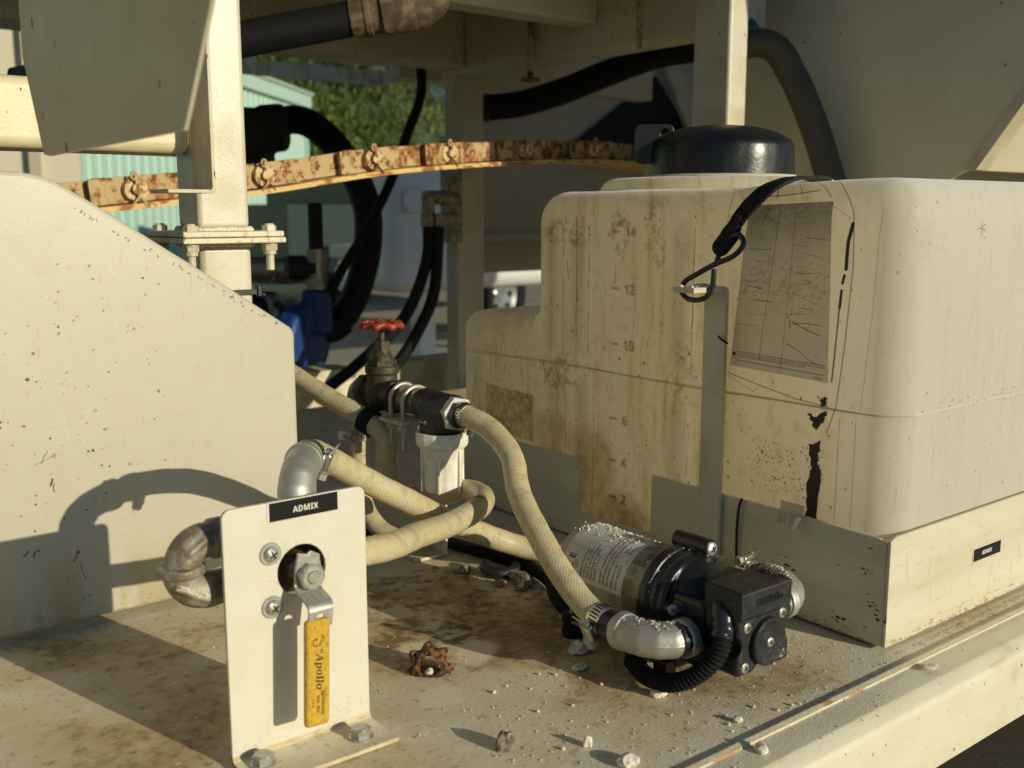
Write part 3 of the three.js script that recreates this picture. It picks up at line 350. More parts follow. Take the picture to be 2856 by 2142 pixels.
// ================================================================ white tank
const rk = rng(41);
const tankMap = (() => {
  const w = 2048, h = 768, U0 = -0.32, U1 = 0.88, V1 = 0.43, X = (u) => (u - U0) / (U1 - U0) * w, Y = (v) => (V1 - v) / V1 * h, Z = (z) => X(z + 0.768), S = w / (U1 - U0);
  return tex(w, h, (px, py) => {
    const u = U0 + px / w * (U1 - U0), v = V1 * (1 - py / h), side = sstep(0.3, 0.2, u), z = u - 0.768; const a = fbm(u * 16, v * 9, 5), st = fbm(u * 150, v * 12 + 3, 4), st2 = fbm(u * 46 + 9, v * 5, 4), f = fbm(u * 240, v * 240, 3), f2 = fbm(u * 90 + 4, v * 90, 4);
    let c = mix3([251, 246, 232], [248, 240, 220], a); c = mix3(c, [247, 230, 188], side * 0.5); c = mix3(c, [206, 180, 126], side * sstep(0.5, 0.85, st * 0.35 + st2 * 0.65) * 0.5); c = mix3(c, [158, 132, 80], side * sstep(0.62, 0.8, st * 0.5 + f * 0.3 + st2 * 0.2) * 0.28); c = mix3(c, [186, 160, 104], side * sstep(0.58, 0.8, f2) * 0.18);
    const blob = (cz, cy, rz, ry) => sstep(1.3, 0.1, ((z - cz) / rz) ** 2 + ((v - cy) / ry) ** 2);
    const g1 = Math.max(blob(-0.785, 0.02, 0.06, 0.05), blob(-0.83, 0.08, 0.04, 0.06) * 0.6, blob(-0.9, 0.11, 0.05, 0.03) * 0.5); c = mix3(c, [142, 118, 52], g1 * clamp(0.25 + f2 * 0.8));
    const g2 = Math.max(blob(-0.87, 0.19, 0.03, 0.02), blob(-0.74, 0.34, 0.018, 0.04) * 0.9, blob(-0.79, 0.345, 0.016, 0.03), blob(-0.87, 0.345, 0.05, 0.02) * 0.7, blob(-0.7, 0.21, 0.02, 0.04) * 0.6); c = mix3(c, [120, 98, 54], g2 * sstep(0.44, 0.72, f * 0.6 + f2 * 0.4) * 0.5);
    if (z > -1.03 && z < -0.93 && v > 0.094 && v < 0.155 + (z + 1.03) * -0.02) { const e = Math.min(z + 1.03, -0.93 - z, v - 0.094) * 60; c = mix3(c, [122, 96, 42], sstep(0, 0.35, e) * (0.25 + 0.35 * sstep(0.3, 0.7, f * 0.4 + f2 * 0.6))); }
    const fd = sstep(0.5, 0.72, st * 0.6 + f * 0.4); return mix3(c, [222, 206, 172], (1 - side) * fd * 0.2);
  }, (g) => {
    g.lineCap = 'round'; const line = (pts, ww, col) => { g.strokeStyle = col; g.lineWidth = ww; g.beginPath(); pts.forEach(([z, y], i) => { const q = [Z(z) + (rk() - 0.5) * 2, Y(y) + (rk() - 0.5) * 2]; i ? g.lineTo(...q) : g.moveTo(...q); }); g.stroke(); };
    const dk = 'rgba(84,66,38,0.7)', md = 'rgba(120,98,58,0.5)', bk = 'rgba(24,20,17,0.95)';
    // outlines of worn tape film round the paper label
    line([[-0.635, 0.39], [-0.645, 0.37], [-0.652, 0.33]], 1.4, md); line([[-0.523, 0.392], [-0.512, 0.365], [-0.511, 0.32], [-0.515, 0.25], [-0.52, 0.2], [-0.528, 0.175]], 1.5, dk); line([[-0.642, 0.215], [-0.6, 0.207], [-0.56, 0.2], [-0.528, 0.198]], 1.3, dk); line([[-0.642, 0.212], [-0.61, 0.2], [-0.6, 0.21]], 1, md); line([[-0.63, 0.378], [-0.58, 0.38], [-0.545, 0.384]], 1.4, dk); line([[-0.585, 0.392], [-0.59, 0.379]], 2.2, dk); line([[-0.562, 0.394], [-0.564, 0.381]], 1.3, dk); line([[-0.56, 0.389], [-0.54, 0.391], [-0.524, 0.39]], 1.2, md); line([[-0.545, 0.392], [-0.538, 0.387], [-0.536, 0.38], [-0.534, 0.378]], 1.3, dk); line([[-0.535, 0.372], [-0.515, 0.36]], 1, md);
    line([[-0.4845, 0.37], [-0.487, 0.35], [-0.49, 0.28], [-0.496, 0.2]], 1.4, 'rgba(150,124,80,0.35)');
    for (const [p, ww] of [[[[-0.5135, 0.356], [-0.5165, 0.34], [-0.518, 0.318]], 5.5], [[[-0.519, 0.312], [-0.52, 0.306]], 4], [[[-0.5205, 0.3], [-0.522, 0.285]], 4], [[[-0.5225, 0.283], [-0.5245, 0.25], [-0.526, 0.22]], 1.8]]) line(p, ww, bk);
    g.fillStyle = bk; for (const poly of [[[-0.538, 0.203], [-0.53, 0.206], [-0.529, 0.198], [-0.536, 0.198]], [[-0.548, 0.188], [-0.538, 0.188], [-0.528, 0.195], [-0.533, 0.183], [-0.541, 0.176]], [[-0.546, 0.162], [-0.534, 0.166], [-0.536, 0.152], [-0.533, 0.14], [-0.534, 0.08], [-0.545, 0.08], [-0.547, 0.12], [-0.543, 0.14]]]) { g.beginPath(); poly.forEach(([z, y], i) => { const [z2, y2] = poly[(i + 1) % poly.length]; for (let k = 0; k < 7; k++) g.lineTo(Z(mix(z, z2, k / 7)) + (rk() - 0.5) * 5, Y(mix(y, y2, k / 7)) + (rk() - 0.5) * 6); }); g.fill(); }
    line([[-0.516, 0.19], [-0.517, 0.1]], 1.2, md); line([[-0.5, 0.19], [-0.5, 0.08]], 1, md);
    speckle(g, rk, 340, [Z(-0.61), Y(0.16), Z(-0.53), Y(0.11)], 0.6, 2.2, ['rgba(84,66,36,0.6)', 'rgba(60,48,30,0.6)']);
    // seam grime
    line([[-1.07, 0.191], [-0.98, 0.193], [-0.9, 0.194], [-0.8, 0.195], [-0.7, 0.196], [-0.6, 0.197], [-0.5, 0.197]], 1.2, 'rgba(110,90,52,0.5)'); g.strokeStyle = 'rgba(160,132,84,0.45)'; g.lineWidth = 1.2; g.beginPath(); g.moveTo(X(0.28), Y(0.197)); g.lineTo(X(0.86), Y(0.197)); g.stroke(); speckle(g, rk, 160, [X(0.36), Y(0.206), X(0.6), Y(0.194)], 0.7, 2.2, ['rgba(120,92,52,0.5)']);
    // flute edges, streaks and drips down the side
    for (const [z, y0, y1] of [[-0.881, 0.352, 0.205], [-0.838, 0.35, 0.212], [-0.687, 0.35, 0.2], [-0.858, 0.36, 0.2], [-1.022, 0.178, 0.1], [-0.874, 0.18, 0.03], [-0.828, 0.18, 0.04]]) { let x = z; for (let k = 0; k < 12; k++) line([[x, mix(y0, y1, k / 12)], [x, mix(y0, y1, (k + 0.9) / 12)]], 1 + rk() * 1.6, rk() < 0.6 ? md : dk); }
    for (let k = 0; k < 150; k++) { const z = -1.06 + rk() * 0.56; if (z > -0.65) continue; const y = z < -0.93 ? 0.22 * rk() : 0.38 * rk(); scratch(g, rk, Z(z), Y(y), 6 + rk() * 40, 1.57, 0.7 + rk() * 1.6, `rgba(${90 + rk() * 40},${74 + rk() * 30},40,${0.15 + rk() * 0.3})`, 0.15); }
    for (let k = 0; k < 50; k++) scratch(g, rk, Z(-0.87 - 0.05 * rk()), Y(0.2 - 0.03 * rk()), 6 + rk() * 16, 1.4, 2, 'rgba(84,68,30,0.4)', 0.6);
    speckle(g, rk, 700, [Z(-1.06), Y(0.38), Z(-0.5), Y(0.02)], 0.5, 2.4, ['rgba(62,50,30,0.6)', 'rgba(90,72,40,0.5)'], 1.4); for (let k = 0; k < 90; k++) scratch(g, rk, X(0.3 + 0.4 * rk()), Y(0.1 + 0.27 * rk()), 6 + 40 * rk(), 1.57 + (rk() - 0.5) * 0.5, 0.8, 'rgba(170,142,94,0.28)', 0.3); speckle(g, rk, 170, [X(0.3), Y(0.39), X(0.8), Y(0.1)], 0.5, 2.2, ['rgba(92,72,44,0.6)', 'rgba(130,108,70,0.5)'], 1.2);
    for (const [y, t] of [[0.286, '12'], [0.227, '10'], [0.146, '6'], [0.1, '4'], [0.059, '2'], [0.345, '14']]) { g.font = 'bold 27px sans-serif'; g.lineWidth = 1.2; g.strokeStyle = 'rgba(150,124,76,0.3)'; g.strokeText(t, Z(-0.783), Y(y - 0.0055)); g.strokeRect(Z(-0.801), Y(y + 0.0015), 17, 5); }
    for (let k = 0; k < 9; k++) scratch(g, rk, X(0.42), Y(0.352), 12, rk() * 6, 1, 'rgba(110,92,50,0.6)', 0.2);
  }, win(-0.32, 0.88, 0, 0.43));
})();
const tankMat = phy({ map: tankMap, roughness: 1, bumpMap: fineBump, bumpScale: 0.00008, transmission: 0.64, thickness: 0, clearcoat: 0.35, clearcoatRoughness: 0.38 });
const tank = thing('liquid_tank', 'grimy white plastic tank with stepped back sitting in the tray', 'tank', [1.0, 0.006, -0.76]);
{
  const F = [[-0.893, 0.222, 0.342], [-0.85, 0.228, 0.34], [-0.7, 0.222, 0.342], [-1.035, 0.1, 0.172], [-0.887, 0.03, 0.172], [-0.842, 0.03, 0.17], [-0.7, 0.1, 0.17]];
  const f = (x, y, z) => {
    const zf = z - (-0.462), top = 0.388 + 0.006 * sstep(-0.7, -0.5, z);
    const b2 = (z0, z1, y0, y1, r) => { const qz = Math.abs(z - (z0 + z1) / 2) - (z1 - z0) / 2 + r, qy = Math.abs(y - (y0 + y1) / 2) - (y1 - y0) / 2 + r; return len(Math.max(qz, 0), Math.max(qy, 0)) + Math.min(Math.max(qz, qy), 0) - r; };
    const d2 = smin(b2(-0.938, -0.462, 0.008, top, 0.034), b2(-1.088, -0.6, 0.02, 0.243, 0.026), 0.03), R = 0.03, u = d2 + R, v = Math.abs(x - 1.014) - 0.246 + R; let d = len(Math.max(u, 0), Math.max(v, 0)) + Math.min(Math.max(u, v), 0) - R;
    d = smin(d, sCyl(x, y, z, [0.948, 0.35, -0.815], [0.948, 0.403, -0.815], 0.135, 0.014), 0.006);
    if (x < 0.8) for (const [fz, a, b] of F) d = smax(d, -sCap(x, y, z, [0.756, a, fz], [0.756, b, fz], 0.0185), 0.004);
    return d;
  };
  const g = nets(f, [0.755, -0.002, -1.105], [1.275, 0.412, -0.45], 0.0052); const p = g.attributes.position, uv = new Float32Array(p.count * 2); for (let i = 0; i < p.count; i++) { uv[2 * i] = p.getX(i) + p.getZ(i) - 0 + 0; uv[2 * i + 1] = p.getY(i); uv[2 * i] = Math.min(p.getX(i), 1.3) + p.getZ(i); } g.setAttribute('uv', new THREE.BufferAttribute(uv, 2)); g.userData.ready = true; part(tank, 'shell', g, tankMat);
  const seam = []; for (let z = -1.055; z <= -0.5; z += 0.06) seam.push([0.7684, 0.1955 + 0.001 * Math.sin(z * 20), z]); for (let i = 0; i <= 6; i++) { const a = i / 6 * Math.PI / 2; seam.push([0.8 - 0.0318 * Math.cos(a), 0.197, -0.494 + 0.0318 * Math.sin(a)]); } for (let x = 0.86; x < 1.24; x += 0.1) seam.push([x, 0.197, -0.4622]);
  part(tank, 'mould_seam', sweep(curve(seam), 120, 6, () => 0.0006), std({ color: lin(0.66, 0.56, 0.36), roughness: 0.6 }));
  for (const [y, t] of [[0.286, '12'], [0.227, '10'], [0.146, '6'], [0.1, '4'], [0.059, '2'], [0.345, '14']]) { const tg = new TextGeometry(t, { font, size: 0.0105, depth: 0.0008, curveSegments: 4 }); const dash = new THREE.BoxGeometry(0.009, 0.002, 0.0012); dash.translate(-0.013, 0.0055, 0.0006); const g2 = mergeGeometries([tg.toNonIndexed(), dash.toNonIndexed()]); g2.rotateY(-Math.PI / 2); g2.translate(0.7682, y - 0.0055, -0.783); const pp = g2.attributes.position, uu = g2.attributes.uv; for (let i = 0; i < pp.count; i++) uu.setXY(i, pp.getZ(i) + 0.768, pp.getY(i)); g2.userData.ready = true; part(tank, 'volume_mark', g2, tankMat, `raised gallon mark reading ${t}`); }
  const lid = part(tank, 'lid', lathe([[0, 0.06], [0.02, 0.0595], [0.045, 0.0565], [0.065, 0.051], [0.078, 0.044], [0.0825, 0.04], [0.0845, 0.034], [0.085, 0.02], [0.0855, 0.001], [0.082, 0], [0, 0]], V(0.948, 0.4035, -0.815), UP, 64), std({ map: tex(1024, 256, (x, y) => mix3([19, 19, 20], [34, 33, 31], sstep(0.5, 0.8, fbm(x / 40, y / 20, 5))), (g, w, h) => { const r = rng(6); for (let k = 0; k < 30; k++) scratch(g, r, r() * w, r() * h, 10 + r() * 20, 1.57, 1, 'rgba(150,140,120,0.25)', 0.2); speckle(g, r, 50, [0, 0, w, h], 0.5, 2.5, ['#8a8272']); }, { rep: [4, 4] }), roughness: 0.32, bumpMap: fineBump, bumpScale: 0.00012 }), 'round black screw lid with two lugs');
  for (const [cx, cz, a] of [[1.022, -0.842, 0.25], [0.872, -0.845, 0.3]]) { const e = plateXY(roundRect(-0.022, -0.03, 0.022, 0.014, 0.008), -0.0015, 0.0015, 0.0006, [[0.012, 0.004, 0.0052]]); e.rotateY(-0.75); e.translate(cx, 0.449, cz); part(lid, 'lug', e, blackPlastic); }
  part(tank, 'neck_ring', lathe([[0.088, 0], [0.0885, 0.003], [0.0865, 0.0045], [0.08, 0.0045], [0.08, 0], [0.088, 0]], V(0.948, 0.4022, -0.815), UP, 64), tankMat);
}
// paper shipping label stuck on the side
{
  const rl = rng(51), w = 768, h = 1024;
  const lm = tex(w, h, (x, y) => { const a = fbm(x / 110, y / 80, 5), b = fbm(x / 30 + 4, y / 14, 5), top = sstep(0.34, 0.0, y / h + 0.12 * (a - 0.5)), mid = sstep(0.22, 0.06, Math.abs(y / h - 0.45)); let c = mix3([238, 232, 216], [224, 216, 196], a); c = mix3(c, [150, 139, 118], clamp(top * (0.3 + b * 0.7))); c = mix3(c, [142, 130, 104], mid * sstep(0.45, 0.8, b) * 0.35); return c; }, (g) => {
    const ln = (pts, ww, col) => { g.strokeStyle = col; g.lineWidth = ww; g.beginPath(); pts.forEach((p, i) => (i ? g.lineTo(...p) : g.moveTo(...p))); g.stroke(); };
    ln([[300, 0], [282, 300], [262, 560], [240, 800], [236, 960]], 3, 'rgba(40,33,24,0.85)'); ln([[452, 0], [440, 400], [424, 700], [414, 1010]], 2.4, 'rgba(44,36,26,0.8)'); ln([[200, 20], [180, 60], [160, 90], [140, 130]], 4, 'rgba(36,30,22,0.8)');
    for (let k = 0; k < 22; k++) { const left = k % 3 === 0, x = left ? 10 + rl() * 150 : 440 + rl() * 120, y = 170 + k * 27 + rl() * 20; scratch(g, rl, x, y, 60 + rl() * 170, 0.04 + rl() * 0.1, 1.2 + rl() * 3, `rgba(52,45,35,${0.3 + rl() * 0.4})`, 0.14); if (rl() < 0.5) for (let q = 0; q < 3; q++) scratch(g, rl, x + rl() * 100, y + (rl() - 0.5) * 20, 16 + rl() * 40, rl() * 6, 1, 'rgba(44,37,28,0.6)', 0.9); }
    for (let q = 0; q < 60; q++) scratch(g, rl, 150 + rl() * 150, 20 + rl() * 340, 12 + rl() * 34, rl() * 6, 1.2, 'rgba(44,37,28,0.45)', 1.4);
    for (let q = 0; q < 10; q++) scratch(g, rl, 440 + rl() * 50, 640 + rl() * 100, 14 + rl() * 18, rl() * 6, 3, 'rgba(38,32,24,0.7)', 1.8); ln([[450, 690], [620, 740], [700, 760]], 4, 'rgba(34,28,22,0.8)'); ln([[440, 830], [560, 870], [580, 890], [680, 930]], 3.5, 'rgba(34,28,22,0.8)');
    g.fillStyle = 'rgba(40,34,26,0.85)'; g.beginPath(); g.arc(26, 944, 13, 0, 7); g.fill(); g.font = 'bold 11.5px sans-serif';
    ['SEE NOTICE ON REVERSE regarding UPS Terms, and notice of limitation of liability. Where allowed by law, shipper authorizes UPS to act as forwarding', 'agent for customs purposes. If exported from the US, shipper certifies that the commodities, technology or software were exported', 'in accordance with the Export Administration Regulations. Diversion contrary to law is prohibited.', '', 'For information about UPS privacy practices or to opt out from the sale of personal information, see the UPS Privacy Notice at www.ups.com'].forEach((t, i) => g.fillText(t, 52, 932 + i * 14, 690)); g.fillText('RRD P 0930', 660, 1012);
  }, { clamp: true });
  const c = [[-0.638, 0.2225], [-0.529, 0.219], [-0.5335, 0.3745], [-0.6215, 0.3715]], g = new THREE.PlaneGeometry(1, 1, 10, 14), p = g.attributes.position;
  for (let i = 0; i < p.count; i++) { const s = p.getX(i) + 0.5, t = p.getY(i) + 0.5, z = mix(mix(c[0][0], c[1][0], s), mix(c[3][0], c[2][0], s), t), y = mix(mix(c[0][1], c[1][1], s), mix(c[3][1], c[2][1], s), t); p.setXYZ(i, 0.7672 - 0.0007 * n2(s * 6, t * 9) - (y > 0.366 ? -(y - 0.366) * 0.3 : 0), y, z); }
  g.computeVertexNormals(); g.userData.ready = true; single('paper_label', 'weathered grey paper shipping label cracked and peeling on the tank side', 'label', g, phy({ map: lm, roughness: 1, transmission: 0.4, thickness: 0, side: THREE.DoubleSide }), [0.767, 0.22, -0.58]);
  const f = new THREE.PlaneGeometry(0.026, 0.017, 14, 8), q = f.attributes.position; for (let i = 0; i < q.count; i++) { const x = q.getX(i), y = q.getY(i), e = n2(x * 300 + 9, 4) * 0.006; q.setXYZ(i, 0.7575 - 0.008 * sstep(0.004, -0.01, y) * (1 + 0.6 * Math.sin(x * 190)), 0.0995 + (y > 0 ? y : y * (0.7 + 0.6 * n2(x * 160, 2))) - (y < -0.005 ? e : 0), -0.553 + x); } f.computeVertexNormals(); f.userData.ready = true;
  single('torn_tape_flap', 'torn flap of clear grey tape hanging over the tray edge', 'tape', f, phy({ color: lin(0.62, 0.56, 0.45), roughness: 0.6, transmission: 0.4, thickness: 0, side: THREE.DoubleSide }), [0.757, 0.09, -0.553]);
  single('thin_cable', 'thin black cable hanging down the tray side behind the pump', 'cable', sweep(curve([[0.7565, 0.1, -0.609], [0.7545, 0.094, -0.61], [0.7555, 0.07, -0.613], [0.7555, 0.03, -0.612], [0.755, 0.004, -0.611]]), 60, 8, () => 0.0013), blackMat, [0.755, 0.004, -0.63]);
}
// strap holder, rubber strap and hook
{
  const sh = thing('strap_holder', 'upright grey flat bar with bent top holding the strap hook', 'bracket', [0.755, 0.02, -0.646]);
  const bar = []; const T = 0.005; bar.push([0.7575, 0.012], [0.7575, 0.291]); for (let i = 0; i <= 6; i++) { const a = i / 6 * Math.PI / 2; bar.push([0.7505 + 0.007 * Math.cos(a), 0.291 + 0.007 * Math.sin(a)]); } bar.push([0.7085, 0.298], [0.7085, 0.293], [0.7495, 0.293]); for (let i = 0; i <= 4; i++) { const a = Math.PI / 2 - i / 4 * Math.PI / 2; bar.push([0.7505 + 0.002 * Math.cos(a), 0.291 + 0.002 * Math.sin(a)]); } bar.push([0.7525, 0.012]);
  part(sh, 'bent_bar', plateXY(bar, -0.6595, -0.6335, 0.0006), paint);
  part(sh, 'paint_flakes', (() => { const r = rng(61), gs = []; for (let k = 0; k < 16; k++) { const g = new THREE.IcosahedronGeometry(0.0012 + 0.0016 * r(), 0); g.scale(1, 0.8, 1); g.translate(0.712 + 0.035 * r(), 0.2985, -0.658 + 0.022 * r()); gs.push(g); } return gs; })(), chalk).userData.kind = 'stuff';
  part(sh, 'wire_stub', sweep(curve([[0.7515, 0.245, -0.628], [0.749, 0.248, -0.633], [0.75, 0.251, -0.639]]), 12, 6, () => 0.001), blackMat);
  const hk = single('strap_hook', 'black wire S-hook looped round the strap holder', 'hook', sweep(curve([[0.737, 0.3205, -0.6325], [0.738, 0.333, -0.628], [0.741, 0.343, -0.621], [0.742, 0.3455, -0.612], [0.741, 0.338, -0.6055], [0.737, 0.328, -0.611], [0.732, 0.318, -0.632], [0.728, 0.309, -0.648], [0.726, 0.302, -0.66], [0.7255, 0.294, -0.6645], [0.726, 0.287, -0.658], [0.727, 0.2855, -0.646], [0.728, 0.29, -0.634], [0.729, 0.3, -0.6295], [0.7295, 0.3145, -0.6285]]), 110, 12, () => 0.0025), std({ color: lin(0.018, 0.02, 0.025), roughness: 0.35 }), [0.73, 0.286, -0.64]);
  const P = [[1.15, 0.3975, -0.86, 0], [0.98, 0.398, -0.70, 0], [0.87, 0.398, -0.625, 0], [0.812, 0.3965, -0.6, 0], [0.782, 0.3935, -0.594, 0], [0.766, 0.3865, -0.6, 0.1], [0.7575, 0.376, -0.608, 0.35], [0.7515, 0.365, -0.6155, 0.6], [0.747, 0.357, -0.619, 0.75]], cv = curve(P.map((p) => p.slice(0, 3))), n = 60, pos = [], idx = [], pts = cv.getSpacedPoints(n);
  for (let i = 0; i <= n; i++) { const t = cv.getTangentAt(i / n), k = i / n, tw = sstep(0.82, 1, k); const wd = V(0.15 * tw - 0.0, 0.1 * tw, 1).normalize(); const nrm = V().crossVectors(wd, t).normalize(); wd.crossVectors(t, nrm).normalize(); const hw = mix(0.0115, 0.0075, sstep(0.8, 1, k)), th = 0.0016; for (const [a, b] of [[-1, -1], [1, -1], [1, 1], [-1, 1]]) { const v = pts[i].clone().addScaledVector(wd, a * hw).addScaledVector(nrm, b * th); pos.push(v.x, v.y, v.z); } }
  for (let i = 0; i < n; i++) for (let k = 0; k < 4; k++) { const a = i * 4 + k, b = i * 4 + (k + 1) % 4; idx.push(a, b, a + 4, b, b + 4, a + 4); } const g = new THREE.BufferGeometry(); g.setAttribute('position', new THREE.Float32BufferAttribute(pos, 3)); g.setIndex(idx);
  const st = thing('rubber_strap', 'black rubber tie-down strap draped over the tank edge', 'strap', [0.76, 0.35, -0.61]);
  part(st, 'band', toCreasedNormals(g, 0.6), rubber);
  part(st, 'eyelet_end', nets((x, y, z) => { const c = sCap(x, y, z, [0.747, 0.357, -0.619], [0.744, 0.349, -0.6215], 0.0065), b = sCap(x, y, z, [0.7425, 0.344, -0.623], [0.739, 0.334, -0.629], 0.0085); let d = smin(c, b, 0.006); const fl = Math.abs((x - 0.743) * 0.9 + (z + 0.6225) * -0.3 + (y - 0.345) * -0.28) - 0.0042; d = smax(d, fl, 0.003); return d; }, [0.725, 0.318, -0.645], [0.762, 0.37, -0.605], 0.0011), rubber);
}

// ================================================================ valve bracket
const v3 = (p) => V(p[0], p[1], p[2]);
function phillips(parent, name, c, dir, r, mat, hgt = 0.0022) { // domed cross-recess screw head, dir = outward
  const d = v3(dir).normalize(), s = part(parent, name, lathe([[0, hgt], [r * 0.55, hgt * 0.86], [r * 0.86, hgt * 0.5], [r, 0], [0, 0]], v3(c), d, 24), mat);
  const q = new THREE.Quaternion().setFromUnitVectors(V(0, 0, 1), d), gs = []; for (const a of [0.5, 0.5 + Math.PI / 2]) { const g = new THREE.BoxGeometry(r * 1.05, r * 0.2, 0.0006); g.rotateZ(a); g.applyQuaternion(q); const o = v3(c).addScaledVector(d, hgt * 0.97); g.translate(o.x, o.y, o.z); gs.push(g); } part(s, 'cross_recess', gs, blackMat); return s;
}
const admixLabel = tex(1024, 256, (px, py) => { const sp = n2(px / 3, py / 3) * n2(px / 5 + 9, py / 5); return gray(12 + (sp > 0.62 ? 90 : 10) * n2(px / 2, py / 2)); }, (g, W, H) => { g.font = 'bold 116px sans-serif'; g.textAlign = 'center'; g.textBaseline = 'middle'; g.fillStyle = '#dcd6c6'; g.fillText('ADMIX', W * 0.52, H * 0.54); }, { clamp: true });
{
  const rb = rng(71), bm = phy({ map: tex(1024, 1024, (x, y) => mix3([216, 210, 193], [209, 200, 178], fbm(x / 90, y / 90, 4)), (g, w, h) => { speckle(g, rb, 50, [0, 0, w, h], 0.6, 2.6, ['#8d7f66', '#a89a7e', '#5a4c3a']); const X = (x) => (x - 0.2) / 0.2 * w, Y = (y) => (0.2 - y) / 0.2 * h; for (let k = 0; k < 90; k++) { const a = rb() * 6.3, r = 0.018 + 0.006 * rb() * rb(); scratch(g, rb, X(0.3065 + r * Math.cos(a)), Y(0.1265 + r * Math.sin(a)), 6 + 16 * rb(), rb() * 6, 1.2, 'rgba(120,98,64,0.28)', 1); } for (let k = 0; k < 260; k++) { scratch(g, rb, X(0.252 + 0.104 * rb()), Y(0.008 + 0.03 * rb() * rb()), 5 + 16 * rb(), rb() * 6, 1 + rb(), 'rgba(140,116,76,0.22)', 1); } for (let k = 0; k < 30; k++) scratch(g, rb, X(0.252 + 0.104 * rb()), Y(0.02 + 0.15 * rb()), 20 + 60 * rb(), rb() * 6, 0.8, 'rgba(255,250,236,0.4)', 0.2); }, win(0.2, 0.4, 0, 0.2)), roughness: 0.4, bumpMap: orange, bumpScale: 0.00008, clearcoat: 0.3, clearcoatRoughness: 0.3 });
  const vb = thing('valve_bracket', 'upright cream bracket plate labelled ADMIX bolted to the deck', 'bracket', [0.304, 0.001, -0.6]);
  const o = [[0.2515, 0.0075], [0.3565, 0.0075], [0.3565, 0.171]]; for (let i = 1; i <= 5; i++) { const a = i / 5 * Math.PI / 2; o.push([0.3505 + 0.006 * Math.cos(a), 0.171 + 0.006 * Math.sin(a)]); } o.push([0.2585, 0.177]); for (let i = 1; i <= 5; i++) { const a = Math.PI / 2 + i / 5 * Math.PI / 2; o.push([0.2575 + 0.006 * Math.cos(a), 0.171 + 0.006 * Math.sin(a)]); }
  part(vb, 'face_plate', plateXY(o, -0.6212, -0.6178, 0.0006, [[0.3065, 0.1265, 0.0178]]), bm);
  const fl = [[-0.6212, 0.008], [-0.6212, 0.0065]]; const pr = []; for (let i = 0; i <= 6; i++) { const a = i / 6 * Math.PI / 2; pr.push([-0.6143 - 0.0069 * Math.cos(a), 0.0079 - 0.0069 * Math.sin(a)]); } pr.push([-0.5795, 0.001], [-0.5785, 0.002], [-0.5785, 0.0036], [-0.5793, 0.0043]); for (let i = 0; i <= 6; i++) { const a = Math.PI / 2 - i / 6 * Math.PI / 2; pr.push([-0.6143 - 0.0035 * Math.cos(a), 0.0078 - 0.0035 * Math.sin(a)]); }
  part(vb, 'foot_flange', extrudeX(pr, 0.2515, 0.3565, 0.5), deckMat, 'dusty bent foot of the bracket');
  const q = new THREE.PlaneGeometry(0.0505, 0.0128); q.translate(0.3096, 0.1702, -0.6174); q.userData.ready = true; part(vb, 'name_label', q, std({ map: admixLabel, roughness: 0.3 }), 'black label with white letters ADMIX');
  part(vb, 'label_edge', [box(0.2828, 0.3345, 0.1768, 0.1773, -0.6178, -0.6172), box(0.2828, 0.2838, 0.1638, 0.1767, -0.6178, -0.6173)], std({ color: lin(0.75, 0.72, 0.65), roughness: 0.4 }));
  for (const [x, z] of [[0.336, -0.595], [0.267, -0.604]]) { const b = part(vb, 'bolt', [hex(V(x, 0.0058, z), V(x, 0.0112, z), 0.0074, 0.3), lathe([[0, 0.0012], [0.0056, 0.001], [0.0068, -0.0005], [0, -0.0005]], V(x, 0.0112, z), UP, 24)], zinc); part(b, 'washer', cyl(V(x, 0.0042, z), V(x, 0.0058, z), 0.0088), zinc); }
  for (const y of [0.1425, 0.1055]) { const w = part(vb, 'washer', cyl(V(0.284, y, -0.6178), V(0.284, y, -0.6164), 0.0078, 0.0076, 32), zinc); phillips(vb, 'screw', [0.284, y, -0.6164], [0.1, 0, 1], 0.0054, zinc, 0.0034); }
}
